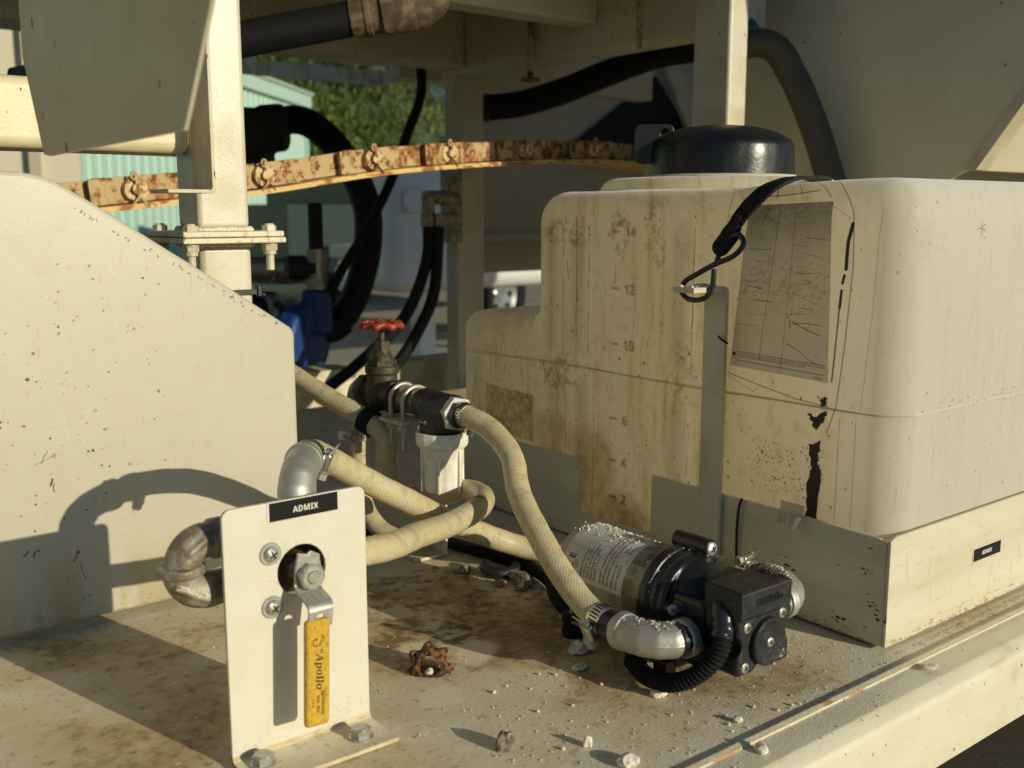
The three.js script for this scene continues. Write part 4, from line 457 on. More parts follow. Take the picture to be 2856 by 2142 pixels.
// ball valve with yellow lever
{
  const bv = thing('ball_valve', 'ball valve behind the bracket with a yellow-gripped lever hanging down', 'valve', [0.306, 0.12, -0.645]);
  part(bv, 'body', nets((x, y, z) => smin(smin(sCyl(x, y, z, [0.283, 0.12, -0.647], [0.33, 0.12, -0.647], 0.0175, 0.003), sCyl(x, y, z, [0.272, 0.12, -0.647], [0.343, 0.12, -0.647], 0.0145, 0.001), 0.003), sCyl(x, y, z, [0.3055, 0.1245, -0.66], [0.3055, 0.1265, -0.622], 0.009, 0.001), 0.004), [0.266, 0.098, -0.67], [0.349, 0.142, -0.618], 0.0016), bronze);
  part(bv, 'stem', [cyl(V(0.3055, 0.1265, -0.623), V(0.3055, 0.1265, -0.5985), 0.0042, 0.0042, 20), hex(V(0.3055, 0.1265, -0.622), V(0.3055, 0.1265, -0.613), 0.008)], castGrey);
  const nut = part(bv, 'stem_nut', [hex(V(0.3055, 0.1265, -0.6062), V(0.3055, 0.1265, -0.6), 0.0092, 0.2), lathe([[0.0045, 0.0012], [0.0075, 0.0011], [0.0088, 0], [0.0045, 0]], V(0.3055, 0.1265, -0.6002), V(0, 0, 1), 32)], zinc);
  const cl = [[-0.6074, 0.1215], [-0.607, 0.1195], [-0.6055, 0.1172], [-0.602, 0.1152], [-0.5955, 0.1135], [-0.5915, 0.1122], [-0.589, 0.1103], [-0.588, 0.108]], pl = [[], []]; cl.forEach((p, i) => { const a = cl[Math.max(0, i - 1)], b = cl[Math.min(cl.length - 1, i + 1)], d = len(b[0] - a[0], b[1] - a[1]), nz = -(b[1] - a[1]) / d, ny = (b[0] - a[0]) / d; pl[0].push([p[0] + nz * 0.0011, p[1] + ny * 0.0011]); pl[1].push([p[0] - nz * 0.0011, p[1] - ny * 0.0011]); });
  const bend = extrudeX([...pl[0], ...pl[1].reverse()].reverse(), 0.2955, 0.3135, 0.6);
  const lever = [plateXY([[0.2955, 0.1212], [0.3135, 0.1212], [0.3152, 0.13], [0.3142, 0.139], [0.308, 0.1425], [0.305, 0.1405], [0.2985, 0.1425], [0.2962, 0.132]], -0.6085, -0.6063, 0.0004), bend, plateXY([[0.2937, 0.096], [0.3117, 0.096], [0.3135, 0.1082], [0.2955, 0.1082]], -0.5891, -0.5869, 0.0004, [[0.3035, 0.1062, 0.0031]].map(([a, b, c]) => [a, b - 0.0038, c]))];
  part(bv, 'lever', lever.map((g) => { return g; }), zinc);
  const gw = 256, gh = 1024, gm = tex(gw, gh, (x, y) => { const a = fbm(x / 60, y / 60, 4), b = fbm(x / 16, y / 30, 4); return mix3(mix3([224, 182, 58], [208, 162, 46], a), [156, 114, 44], sstep(0.55, 0.8, b) * 0.6); }, (g) => {
    g.save(); g.fillStyle = '#1d1a12'; g.strokeStyle = '#1d1a12'; g.translate(gw / 2, 0); g.rotate(Math.PI / 2);
    g.font = 'italic bold 104px serif'; g.fillText('“Apollo”', 262, 26); g.font = '26px sans-serif'; g.fillText('®', 640, 56); g.font = 'bold 42px sans-serif'; g.fillText('CONBRACO', 684, -30); g.fillText('IND. INC.', 716, 22); g.font = 'bold 32px sans-serif'; g.fillText('U.S.A.', 742, 66); g.font = 'bold 36px sans-serif'; g.save(); g.translate(205, -10); g.rotate(0.5); g.fillText('FLOW', -60, 0); g.restore(); g.lineWidth = 8; g.beginPath(); g.arc(210, 26, 34, 0.2, 2.9); g.stroke(); g.beginPath(); g.moveTo(164, 26); g.lineTo(188, 14); g.lineTo(184, 44); g.fill(); g.beginPath(); g.moveTo(252, 22); g.lineTo(230, 14); g.lineTo(240, 40); g.fill(); g.restore();
    speckle(g, rng(72), 40, [0, 0, gw, gh], 0.8, 3, ['#7c5a1c', '#5c4620']);
  }, { clamp: true });
  const grip = new RoundedBoxGeometry(0.0178, 0.074, 0.0062, 4, 0.0028); const p = grip.attributes.position, uv = grip.attributes.uv; for (let i = 0; i < p.count; i++) uv.setXY(i, clamp(p.getX(i) / 0.0178 + 0.5), clamp(p.getY(i) / 0.074 + 0.5)); grip.rotateZ(-0.035); grip.translate(0.2998, 0.0655, -0.588); grip.userData.ready = true; part(bv, 'grip', grip, std({ map: gm, roughness: 0.42, bumpMap: fineBump, bumpScale: 0.0002 }), 'yellow vinyl grip printed with black lettering');
}
// pipe fittings behind the bracket
{
  const arc = (c, r, a0, a1, ax, ay, n = 10) => { const o = []; for (let i = 0; i <= n; i++) { const a = mix(a0, a1, i / n); o.push([c[0] + r * (Math.cos(a) * ax[0] + Math.sin(a) * ay[0]), c[1] + r * (Math.cos(a) * ax[1] + Math.sin(a) * ay[1]), c[2] + r * (Math.cos(a) * ax[2] + Math.sin(a) * ay[2])]); } return o; };
  const Q = Math.PI / 2, pf = thing('pipe_fittings', 'grey pipe elbows doubling back beside the ADMIX bracket', 'pipe', [0.26, 0.1, -0.645]);
  const low = arc([0.25, 0.1345, -0.645], 0.0165, -Q, -2 * Q, [1, 0, 0], [0, 1, 0]), up = arc([0.25, 0.1365, -0.645], 0.0155, 2 * Q, Q, [1, 0, 0], [0, 1, 0]);
  const bnd = [[0.212, 0.098, -0.668], [0.29, 0.175, -0.622], 0.0015];
  part(pf, 'lower_elbow', nets((x, y, z) => { let d = smin(sPath(x, y, z, low, 0.0122), sCyl(x, y, z, [0.248, 0.118, -0.645], [0.278, 0.118, -0.645], 0.0118, 0.001), 0.003); d = Math.min(d, sCyl(x, y, z, [0.2335, 0.1315, -0.645], [0.2335, 0.1385, -0.645], 0.0158, 0.002)); return smin(d, sCap(x, y, z, [0.226, 0.126, -0.634], [0.246, 0.115, -0.633], 0.0016), 0.003); }, ...bnd), castGrey);
  part(pf, 'upper_elbow', nets((x, y, z) => { let d = sPath(x, y, z, up, 0.0118); d = smin(d, sCyl(x, y, z, [0.2535, 0.152, -0.645], [0.264, 0.152, -0.645], 0.0136, 0.001), 0.0015); return smin(d, sCap(x, y, z, [0.236, 0.148, -0.634], [0.246, 0.155, -0.633], 0.002), 0.002); }, ...bnd), castGrey);
  const nip = []; for (let k = 0; k < 4; k++) nip.push([0.0098, k * 0.0022], [0.0104, k * 0.0022 + 0.0011]); nip.push([0.0098, 0.009], [0.0118, 0.0095], [0.0118, 0.018], [0.0095, 0.0185], [0.0095, 0.06]); part(pf, 'nipple', lathe([[0, 0], ...nip, [0, 0.06]], V(0.2635, 0.152, -0.645), V(1, 0, 0), 28), blackPlastic);
  const rE = [[0.319, 0.152, -0.649], [0.319, 0.164, -0.649], [0.32, 0.172, -0.6505], [0.3235, 0.1785, -0.655], [0.329, 0.1825, -0.6625], [0.336, 0.184, -0.6725], [0.344, 0.184, -0.684]];
  part(pf, 'riser_elbow', nets((x, y, z) => { let d = sPath(x, y, z, rE, 0.0128); d = smin(d, sCyl(x, y, z, [0.341, 0.184, -0.68], [0.3465, 0.1838, -0.6875], 0.0142, 0.0012), 0.001); d = Math.min(d, sCyl(x, y, z, [0.32, 0.146, -0.65], [0.32, 0.152, -0.65], 0.0145, 0.001)); return smin(d, sCap(x, y, z, [0.332, 0.163, -0.645], [0.34, 0.178, -0.66], 0.0013), 0.0025); }, [0.3, 0.142, -0.706], [0.366, 0.21, -0.63], 0.0014), silver, 'shiny cast elbow rising behind the bracket');
  part(pf, 'tee', nets((x, y, z) => Math.min(sCyl(x, y, z, [0.3, 0.152, -0.648], [0.342, 0.152, -0.648], 0.0132, 0.002), sCyl(x, y, z, [0.32, 0.152, -0.65], [0.32, 0.166, -0.65], 0.0132, 0.001)), [0.296, 0.134, -0.666], [0.346, 0.17, -0.63], 0.0016), castGrey);
}

// ================================================================ hoses with worm clamps
function wormClamp(parent, c, axis, r, side, big = 1) { // c on the hose axis; side = direction of the screw housing
  const A = v3(axis).normalize(), Sd = v3(side); Sd.addScaledVector(A, -Sd.dot(A)).normalize(); const T = V().crossVectors(A, Sd).normalize(), C = v3(c), w = 0.0052 * big;
  const cl = part(parent, 'hose_clamp', [lathe([[r, -w], [r + 0.0009, -w], [r + 0.0009, w], [r, w], [r, -w]], C, A, 36)], stainless);
  const q = new THREE.Quaternion().setFromRotationMatrix(new THREE.Matrix4().makeBasis(A, Sd, T)), sl = []; for (let k = 0; k < 26; k++) { const a = k / 26 * Math.PI * 2, g = new THREE.BoxGeometry(w * 1.2, 0.0007, 0.0011); g.translate(0, r + 0.0009, 0); g.rotateX(a); g.applyQuaternion(q); g.translate(C.x, C.y, C.z); sl.push(g); } part(cl, 'slots', sl, blackMat);
  const hb = new THREE.BoxGeometry(w * 1.75, 0.006 * big, 0.0135 * big); const hg = new RoundedBoxGeometry(w * 1.75, 0.0062 * big, 0.0135 * big, 2, 0.0022 * big); hg.translate(0, r + 0.0032 * big, 0); hg.applyQuaternion(q); hg.translate(C.x, C.y, C.z); part(cl, 'worm_housing', hg, stainless);
  const o = C.clone().addScaledVector(Sd, r + 0.0036 * big), e = (t) => o.clone().addScaledVector(T, t * big); part(cl, 'screw', [cyl(e(-0.009), e(-0.0068), 0.0031 * big, 0.0031 * big, 16), hex(e(0.0066), e(0.0118), 0.0042 * big), cyl(e(0.006), e(0.0068), 0.005 * big)], zinc);
  const tl = new THREE.BoxGeometry(w * 1.9, 0.0008, 0.011 * big); tl.rotateX(0.35); tl.translate(0, r + 0.0055 * big, -0.010 * big); tl.applyQuaternion(q); tl.translate(C.x, C.y, C.z); part(cl, 'band_tail', tl, stainless); return cl;
}
const HR = 0.0107;
{
  const a = thing('braided_hose', 'braided clear hose arching from the silver elbow down to behind the pump motor', 'hose', [0.5, 0, -0.78], 'braided clear hoses'); part(a, 'tube', hoseGeo([[0.346, 0.184, -0.687], [0.355, 0.1835, -0.7], [0.368, 0.18, -0.718], [0.384, 0.1725, -0.739], [0.4, 0.164, -0.7545], [0.42, 0.152, -0.764], [0.443, 0.137, -0.77], [0.464, 0.1235, -0.77], [0.487, 0.11, -0.773], [0.525, 0.087, -0.785], [0.575, 0.06, -0.8], [0.625, 0.035, -0.795], [0.665, 0.022, -0.76], [0.695, 0.026, -0.7], [0.71, 0.04, -0.63], [0.712, 0.05, -0.553]], HR * 1.03, 220), hoseClear);
  wormClamp(a, [0.356, 0.1832, -0.7015], [0.6, -0.12, -0.78], HR * 1.05, [0.7, -0.35, 0.55], 1.15); wormClamp(a, [0.712, 0.049, -0.564], [0.03, 0.1, 1], HR * 1.05, [-0.1, 1, 0], 1);
  const b = thing('braided_hose', 'braided clear hose looping under the white strainer bowl to the ball valve', 'hose', [0.5, 0.06, -0.75], 'braided clear hoses'); part(b, 'tube', hoseGeo([[0.34, 0.12, -0.647], [0.37, 0.117, -0.65], [0.405, 0.112, -0.662], [0.446, 0.105, -0.69], [0.51, 0.094, -0.73], [0.56, 0.094, -0.757], [0.59, 0.091, -0.795], [0.6, 0.086, -0.838], [0.599, 0.073, -0.873], [0.585, 0.067, -0.905], [0.567, 0.075, -0.924], [0.563, 0.1, -0.93], [0.562, 0.13, -0.928], [0.55, 0.147, -0.942], [0.532, 0.166, -0.99], [0.515, 0.187, -1.04], [0.49, 0.215, -1.1], [0.46, 0.25, -1.16], [0.44, 0.3, -1.2]], HR, 300), hoseClear);
  part(b, 'marker_band', sweep(curve([[0.5525, 0.0941, -0.7525], [0.5575, 0.094, -0.7555]]), 3, 26, () => HR * 1.05), std({ color: lin(0.2, 0.18, 0.13), roughness: 0.7 }));
  const cc = part(b, 'cushion_clamp', [lathe([[0.0108, -0.0065], [0.0142, -0.0065], [0.0148, 0], [0.0142, 0.0065], [0.0108, 0.0065], [0.0108, -0.0065]], V(0.55, 0.147, -0.942), V(0.35, -0.37, 0.86), 36), box(0.556, 0.574, 0.1575, 0.161, -0.948, -0.934, 0.001)], rubber, 'black rubber-lined clamp round the brown hose');
  const d = thing('braided_hose', 'shaded hose dropping straight down below the gate valve', 'hose', [0.575, 0, -1.0], 'braided clear hoses'); part(d, 'tube', hoseGeo([[0.578, 0.142, -1.006], [0.577, 0.11, -1.008], [0.575, 0.07, -1.006], [0.576, 0.03, -0.99], [0.585, 0.011, -0.965], [0.61, 0.011, -0.94]], HR, 80), hoseClear); wormClamp(d, [0.577, 0.118, -1.0075], [0, 1, 0], HR * 1.04, [-1, 0, 0.2], 1);
  const e = thing('braided_hose', 'braided clear hose sweeping from the black strainer head down to the pump', 'hose', [0.56, 0.05, -0.68], 'braided clear hoses'); part(e, 'tube', hoseGeo([[0.579, 0.171, -0.818], [0.58, 0.1695, -0.802], [0.585, 0.162, -0.776], [0.581, 0.143, -0.737], [0.564, 0.118, -0.704], [0.548, 0.092, -0.655], [0.541, 0.066, -0.612], [0.54, 0.05, -0.58], [0.54, 0.0465, -0.552]], HR, 200), hoseClear);
  wormClamp(e, [0.5798, 0.1702, -0.808], [0.05, -0.12, 1], HR * 1.04, [0.9, -0.6, 0], 0.95); wormClamp(e, [0.54, 0.0475, -0.569], [0, -0.12, 1], HR * 1.05, [-0.75, -0.4, 0], 1.25);
  const c1 = single('wire_conduit', 'black corrugated conduit lying beside the braided hose on the deck', 'conduit', conduitGeo([[0.44, 0.0085, -1.26], [0.52, 0.0085, -1.11], [0.578, 0.0085, -1.0], [0.622, 0.0085, -0.912], [0.636, 0.0085, -0.84], [0.643, 0.0085, -0.785], [0.632, 0.0085, -0.74], [0.61, 0.0085, -0.705], [0.596, 0.0085, -0.672], [0.59, 0.011, -0.63], [0.6, 0.012, -0.6]], 0.0062), rubber, [0.6, 0, -0.75]);
}

// ================================================================ gate valve, U-bolts, strainer
{
  const gv = thing('gate_valve', 'old bronze gate valve topped with a red handwheel', 'valve', [0.578, 0.15, -0.958]); const X = 0.578, Z = -0.958;
  part(gv, 'body', nets((x, y, z) => { let d = sCyl(x, y, z, [X, 0.172, -0.99], [X, 0.172, -0.925], 0.0145, 0.001); d = smin(d, sCyl(x, y, z, [X, 0.158, Z], [X, 0.198, Z], 0.0165, 0.003), 0.005); for (const zz of [-0.986, -0.93]) { const px = Math.abs(x - X), py = Math.abs(y - 0.172), hx = Math.max(px * 0.866 + py * 0.5, py) - 0.0168; d = Math.min(d, Math.max(hx, Math.abs(z - zz) - 0.006)); } d = Math.min(d, sCyl(x, y, z, [X, 0.194, Z], [X, 0.2025, Z], 0.0185, 0.0012)); return d; }, [0.555, 0.15, -1.0], [0.602, 0.206, -0.92], 0.0014), bronze);
  part(gv, 'bonnet', [hex(V(X, 0.2025, Z), V(X, 0.2085, Z), 0.0165, 0.2), lathe([[0, 0], [0.0135, 0], [0.012, 0.004], [0.009, 0.008], [0.009, 0.011], [0, 0.011]], V(X, 0.2085, Z), UP, 24), hex(V(X, 0.2185, Z), V(X, 0.229, Z), 0.0098, 0.5)], bronze); part(gv, 'stem', cyl(V(X, 0.228, Z), V(X, 0.249, Z), 0.0034), bronze);
  part(gv, 'handwheel', nets((x, y, z) => { const dx = x - X, dy = y - 0.2465, dz = z - Z, a = Math.atan2(dz, dx), q = len(dx, dz), lob = 0.0205 + 0.0016 * Math.cos(a * 8); let d = len(q - lob, (dy + 0.0012 * Math.cos(a * 8)) * 0.85) - 0.0032; const sp = Math.abs(((a / (Math.PI / 2) + 100.4) % 1) - 0.5) * q * Math.PI / 2; d = smin(d, Math.max(len(Math.abs(Math.sin(a * 2 + 0.4)) * q * 0.55, dy + 0.0012) - 0.0027, q - 0.021), 0.002); return smin(d, sCyl(x, y, z, [X, 0.2425, Z], [X, 0.2505, Z], 0.0062, 0.001), 0.002); }, [0.55, 0.238, -0.986], [0.606, 0.254, -0.93], 0.001), redPaint, 'scalloped red handwheel');
  part(gv, 'street_elbow', nets((x, y, z) => { let d = sPath(x, y, z, [[X, 0.172, -0.99], [X, 0.171, -0.998], [X, 0.167, -1.004], [X, 0.16, -1.0075], [X, 0.14, -1.008]], 0.0145); return Math.min(d, sCyl(x, y, z, [X, 0.136, -1.008], [X, 0.146, -1.008], 0.0158, 0.001)); }, [0.558, 0.13, -1.028], [0.598, 0.19, -0.98], 0.0014), castGrey);
  const np = single('pipe_nipple', 'scuffed steel pipe nipple between gate valve and strainer', 'pipe', [cyl(V(X, 0.172, -0.935), V(X, 0.172, -0.862), 0.0133, 0.0133, 36), lathe([[0.0133, 0], [0.0136, 0.0005], [0.0136, 0.003], [0.0133, 0.0035]], V(X, 0.172, -0.925), V(0, 0, 1), 36)], std({ map: tex(256, 256, (x, y) => mix3([176, 158, 122], [124, 106, 78], fbm(x / 50, y / 9, 4)), null, { rep: [14, 14] }), metalness: 0.7, roughness: 0.42 }), [X, 0.172, -0.9]);
  const ub = thing('u_bolt', 'zinc U-bolt nearer the gate valve clamping the pipe', 'u-bolt', [X, 0.15, -0.916], 'u-bolts on the pipe'), ub2 = thing('u_bolt', 'zinc U-bolt nearer the strainer clamping the pipe', 'u-bolt', [X, 0.15, -0.892], 'u-bolts on the pipe');
  for (const [t, z] of [[ub, -0.916], [ub2, -0.892]]) { const P = [[X - 0.0158, 0.122, z], [X - 0.0158, 0.15, z], [X - 0.0158, 0.172, z]]; for (let i = 1; i < 12; i++) { const a = Math.PI - i / 12 * Math.PI; P.push([X + 0.0158 * Math.cos(a), 0.172 + 0.0158 * Math.sin(a), z]); } P.push([X + 0.0158, 0.172, z], [X + 0.0158, 0.15, z], [X + 0.0158, 0.122, z]); part(t, 'rod', sweep(curve(P), 90, 14, (s, a, L) => (s < 0.02 || s > L - 0.02 ? 0.0026 + 0.00022 * Math.sin(s * 6283) : 0.0026)), zinc); for (const s of [-1, 1]) { const x = X + s * 0.0158; part(t, 'nut', [hex(V(x, 0.1425, z), V(x, 0.1475, z), 0.0062, s), cyl(V(x, 0.1475, z), V(x, 0.149, z), 0.0075)], zinc); } }
  const mp = thing('pipe_mount', 'dirty flat plate carrying the U-bolted pipe on a short leg', 'mount', [0.59, 0, -0.905]); part(mp, 'top_plate', box(0.553, 0.612, 0.1505, 0.1545, -0.926, -0.881, 0.0006), paintOld); part(mp, 'leg', box(0.6085, 0.6118, 0.001, 0.1502, -0.922, -0.886, 0.0006), paintOld); part(mp, 'foot', box(0.572, 0.6084, 0.001, 0.0045, -0.922, -0.886, 0.0006), paintOld);
  const st = thing('strainer', 'inline strainer with black head and white ribbed bowl', 'strainer', [X, 0.088, -0.845]); const SZ = -0.845;
  part(st, 'head', nets((x, y, z) => { let d = sCyl(x, y, z, [X, 0.147, SZ], [X, 0.184, SZ], 0.0228, 0.006); const dish = sCyl(x, y, z, [X, 0.177, SZ], [X, 0.2, SZ], 0.0165, 0.004); d = smax(d, -dish, 0.003); d = smin(d, sCyl(x, y, z, [X, 0.1705, SZ - 0.026], [X, 0.1705, SZ + 0.024], 0.0175, 0.002), 0.005); return smin(d, sCyl(x, y, z, [X, 0.172, SZ - 0.033], [X, 0.172, SZ - 0.02], 0.0165, 0.0012), 0.002); }, [0.552, 0.144, -0.884], [0.604, 0.193, -0.816], 0.0014), blackDusty);
  const arrow = [along(new THREE.BoxGeometry(0.0008, 0.012, 0.0016), V(0.5562, 0.1605, SZ - 0.006), V(0.5562, 0.1605, SZ + 0.006))]; part(st, 'flow_arrow', [box(0.5548, 0.5556, 0.1598, 0.1612, SZ - 0.007, SZ + 0.004), (() => { const g = new THREE.ConeGeometry(0.0024, 0.006, 4); g.rotateX(Math.PI / 2); g.scale(0.25, 1, 1); g.translate(0.5552, 0.1605, SZ + 0.006); return g; })()], std({ color: lin(0.35, 0.35, 0.33), roughness: 0.5 }));
  part(st, 'outlet_hex', [hex(V(X, 0.1705, SZ + 0.022), V(X, 0.1703, SZ + 0.029), 0.0178, 0.3)], std({ color: lin(0.6, 0.56, 0.48), roughness: 0.6, bumpMap: fineBump, bumpScale: 0.0006 }), 'hex bush smeared with white thread sealant'); part(st, 'hose_barb', [hex(V(X, 0.1703, SZ + 0.029), V(X, 0.17, SZ + 0.035), 0.0142, 0.5), cyl(V(X, 0.17, SZ + 0.035), V(X + 0.001, 0.1695, SZ + 0.046), 0.009)], blackPlastic);
  const wp = std({ map: tex(512, 512, (x, y) => mix3([230, 226, 214], [212, 205, 186], sstep(0.35, 0.75, fbm(x / 60, y / 60, 5))), (g, w, h) => speckle(g, rng(77), 60, [0, 0, w, h], 0.8, 4, ['#7a6a50', '#9a8a70', '#5c4e3a']), { rep: [12, 12] }), roughness: 0.45, bumpMap: fineBump, bumpScale: 0.0002 });
  const bowl = part(st, 'bowl', lathe([[0, 0.002], [0.012, 0.0005], [0.0175, 0], [0.0195, 0.002], [0.0202, 0.02], [0.021, 0.04], [0.0222, 0.0445], [0.0255, 0.0475], [0.0262, 0.05], [0.0262, 0.06], [0.0255, 0.0615], [0.0225, 0.0615], [0.0225, 0.055], [0, 0.055]], V(X, 0.0875, SZ), UP, 56), wp);
  for (let k = 0; k < 6; k++) { const a = k / 6 * Math.PI * 2 + 0.28, g = box(-0.0012, 0.0012, 0.0885, 0.1325, 0.018, 0.0232, 0.0008); g.rotateY(a); g.translate(X, 0, SZ); part(bowl, 'rib', g, wp); }
}

// ================================================================ diaphragm pump
{
  const X = 0.606, Y = 0.057, pump = thing('diaphragm_pump', 'cement-splattered diaphragm pump with grey motor and black head on the deck', 'pump', [X, 0, -0.58]);
  const rm = rng(81), motorMat = std({ map: tex(512, 512, (x, y) => mix3([186, 180, 162], [158, 150, 130], sstep(0.3, 0.75, fbm(x / 60, y / 40, 5))), (g, w, h) => speckle(g, rm, 120, [0, 0, w, h], 0.6, 3, ['#cfc8b6', '#5c5240', '#e0dacb']), { rep: [9, 9] }), roughness: 0.5, metalness: 0.25, bumpMap: fineBump, bumpScale: 0.0003 });
  part(pump, 'motor', lathe([[0, 0], [0.03, 0], [0.0345, 0.0015], [0.036, 0.005], [0.036, 0.104], [0, 0.104]], V(X, Y, -0.663), V(0, 0, 1), 64), motorMat);
  part(pump, 'motor_band', lathe([[0.0362, 0], [0.0378, 0.0015], [0.0378, 0.02], [0.0362, 0.0215], [0.03, 0.0215]], V(X, Y, -0.578), V(0, 0, 1), 64), castGrey, 'scuffed end cap of the motor');
  // label wrapped on the motor
  const W = 1024, H = 1024, lm = tex(W, H, (x, y) => { const a = fbm(x / 50, y / 60, 5), b = fbm(x / 14, y / 30, 4), up = sstep(0.5, 1, y / H); let c = mix3([232, 227, 214], [212, 205, 188], a); return mix3(c, [110, 104, 92], sstep(0.55, 0.8, b) * 0.4 * clamp(1 - up)); }, (g) => {
    g.fillStyle = '#1b1a18'; g.save(); g.translate(0, H); g.rotate(-Math.PI / 2); // text runs round the motor
    const put = (t, along_, across, px, bold = 'bold') => { g.font = `${bold} ${px}px sans-serif`; g.fillText(t, across, along_); };
    g.font = 'bold 150px sans-serif'; g.fillText('C', 120, 190); g.fillText('E', 245, 190); g.font = 'bold 36px sans-serif'; g.fillText('BATTERY', 110, 232); g.fillText('ONLY', 140, 266);
    put('Model Number:', 350, 60, 54); put('Voltage: 12 VDC', 408, 60, 54); put('Switch off Pressure', 466, 60, 54); put('Max Flow: 7 GPM', 524, 60, 54); put('Motor: 11-111', 582, 60, 54);
    put('DO NOT PUMP FLAMMABLE LIQUID', 678, 60, 48); put('NO BOMBEE LIQUIDO INFLAMABLE', 738, 60, 48); put('NE POMPEZ PAS DE LIQUIDE INFLAMMABLE', 798, 60, 48); put('(800) 854-3218', 872, 60, 46); put('DOM: 10/22/21', 940, 60, 46); put('WWW.', 872, 560, 40); put('Made in', 940, 560, 40); g.restore();
    for (let k = 0; k < 34; k++) { g.globalAlpha = 0.6; g.fillStyle = ['#d2ccba', '#a09a88', '#bdb5a0'][k % 3]; g.beginPath(); g.ellipse(300 + rm() * 700, 40 + rm() * 420, 6 + rm() * 40, 4 + rm() * 12, rm() * 3, 0, 7); g.fill(); } g.globalAlpha = 1;
  }, { clamp: true });
  const n = 40, pos = [], uv = [], idx = [], a0 = Math.PI + 0.02, a1 = Math.PI - 1.8, z0 = -0.652, z1 = -0.5785, R = 0.0362; // angle measured from +X toward +Y
  for (let i = 0; i <= n; i++) for (let j = 0; j <= 1; j++) { const a = mix(a0, a1, i / n); pos.push(X + R * Math.cos(a), Y + R * Math.sin(a), mix(z0, z1, j)); uv.push(j, i / n); } for (let i = 0; i < n; i++) { const a = i * 2; idx.push(a, a + 1, a + 2, a + 1, a + 3, a + 2); } const lg = new THREE.BufferGeometry(); lg.setAttribute('position', new THREE.Float32BufferAttribute(pos, 3)); lg.setAttribute('uv', new THREE.Float32BufferAttribute(uv, 2)); lg.setIndex(idx); lg.computeVertexNormals(); lg.userData.ready = true;
  part(pump, 'rating_label', lg, std({ map: lm, roughness: 0.5, side: THREE.DoubleSide }), 'white rating label with CE mark and black text');
  part(pump, 'head', nets((x, y, z) => {
    let d = sCyl(x, y, z, [X, Y, -0.556], [X, Y, -0.546], 0.0425, 0.002); d = Math.min(d, sCyl(x, y, z, [X, Y, -0.546], [X, Y, -0.538], 0.0405, 0.002)); d = smin(d, sBox(x, y, z, [X - 0.036, X + 0.036, 0.014, 0.066, -0.545, -0.517], 0.006), 0.003);
    d = smin(d, sCyl(x, y, z, [X, Y, -0.543], [X, Y, -0.531], 0.0385, 0.003), 0.002); const dome = Math.max(len(x - X - 0.004, y - 0.064, (z + 0.532) * 0.9) - 0.031, -(z + 0.536)); d = smin(d, Math.max(dome, 0.05 - y), 0.003);
    d = smin(d, sCyl(x, y, z, [0.62, 0.1, -0.565], [0.62, 0.1, -0.527], 0.0075, 0.001), 0.003); d = smin(d, sCyl(x, y, z, [0.572, 0.02, -0.56], [0.572, 0.02, -0.527], 0.007, 0.001), 0.003); d = smin(d, sCyl(x, y, z, [0.64, 0.02, -0.56], [0.64, 0.02, -0.527], 0.007, 0.001), 0.003);
    d = smin(d, sCyl(x, y, z, [X - 0.036, 0.047, -0.506], [X + 0.05, 0.047, -0.506], 0.0115, 0.001), 0.002); d = smin(d, sBox(x, y, z, [X - 0.03, X + 0.034, 0.02, 0.074, -0.53, -0.496], 0.004), 0.003); d = Math.min(d, sCap(x, y, z, [0.6, 0.075, -0.513], [0.618, 0.094, -0.52], 0.0018)); return d;
  }, [0.556, 0.008, -0.572], [0.664, 0.112, -0.49], 0.0014), blackPlastic);
  phillips(pump, 'screw', [0.62, 0.1, -0.5268], [0, 0, 1], 0.0055, zinc, 0.0016); phillips(pump, 'screw', [0.5725, 0.02, -0.5265], [0, 0, 1], 0.0052, zinc, 0.0016); phillips(pump, 'screw', [0.571, 0.0625, -0.522], [-0.6, 0.1, 0.8], 0.0045, zinc, 0.002);
  part(pump, 'gasket_edge', lathe([[0.0386, 0], [0.0398, 0], [0.0398, 0.0009], [0.0386, 0.0009], [0.0386, 0]], V(X, Y, -0.5405), V(0, 0, 1), 64), std({ color: lin(0.14, 0.14, 0.14), roughness: 0.4 }));
  const sw = part(pump, 'pressure_switch', nets((x, y, z) => { let d = sBox(x, y, z, [0.576, 0.6365, 0.026, 0.092, -0.496, -0.462], 0.0035); const lip = sBox(x, y, z, [0.5765, 0.636, 0.07, 0.0915, -0.497, -0.4605], 0.002); d = Math.min(d, lip); const bite = (bx, by, r) => { d = smax(d, -(len(x - bx, y - by) - r), 0.002); }; bite(0.6055, 0.0205, 0.012); bite(0.572, 0.0495, 0.0085); bite(0.641, 0.0495, 0.0085); return Math.min(d, sBox(x, y, z, [0.596, 0.628, 0.06, 0.0885, -0.515, -0.494], 0.002)); }, [0.57, 0.02, -0.52], [0.642, 0.097, -0.455], 0.0013), blackDusty, 'square black pressure switch on the pump front');
  const disc = part(sw, 'switch_cover', lathe([[0.0185, 0], [0.0185, 0.004], [0.0172, 0.0052], [0.0155, 0.0048], [0, 0.0048]], V(0.6075, 0.0485, -0.462), V(0, 0, 1), 48), blackDusty); phillips(sw, 'screw', [0.6075, 0.0485, -0.4572], [0, 0, 1], 0.0037, zinc, 0.001);
  for (const [x, y] of [[0.5855, 0.0635], [0.6265, 0.0655], [0.5845, 0.0325], [0.627, 0.0335]]) phillips(sw, 'screw', [x, y, -0.4618], [0, 0, 1], 0.004, zinc, 0.0013);
  { const t = new TextGeometry('SHURflo', { font, size: 0.0058, depth: 0.0009, curveSegments: 3 }); t.translate(0.5935, 0.0785, -0.4608); part(sw, 'raised_lettering', t, blackPlastic, 'raised lettering on the switch'); }
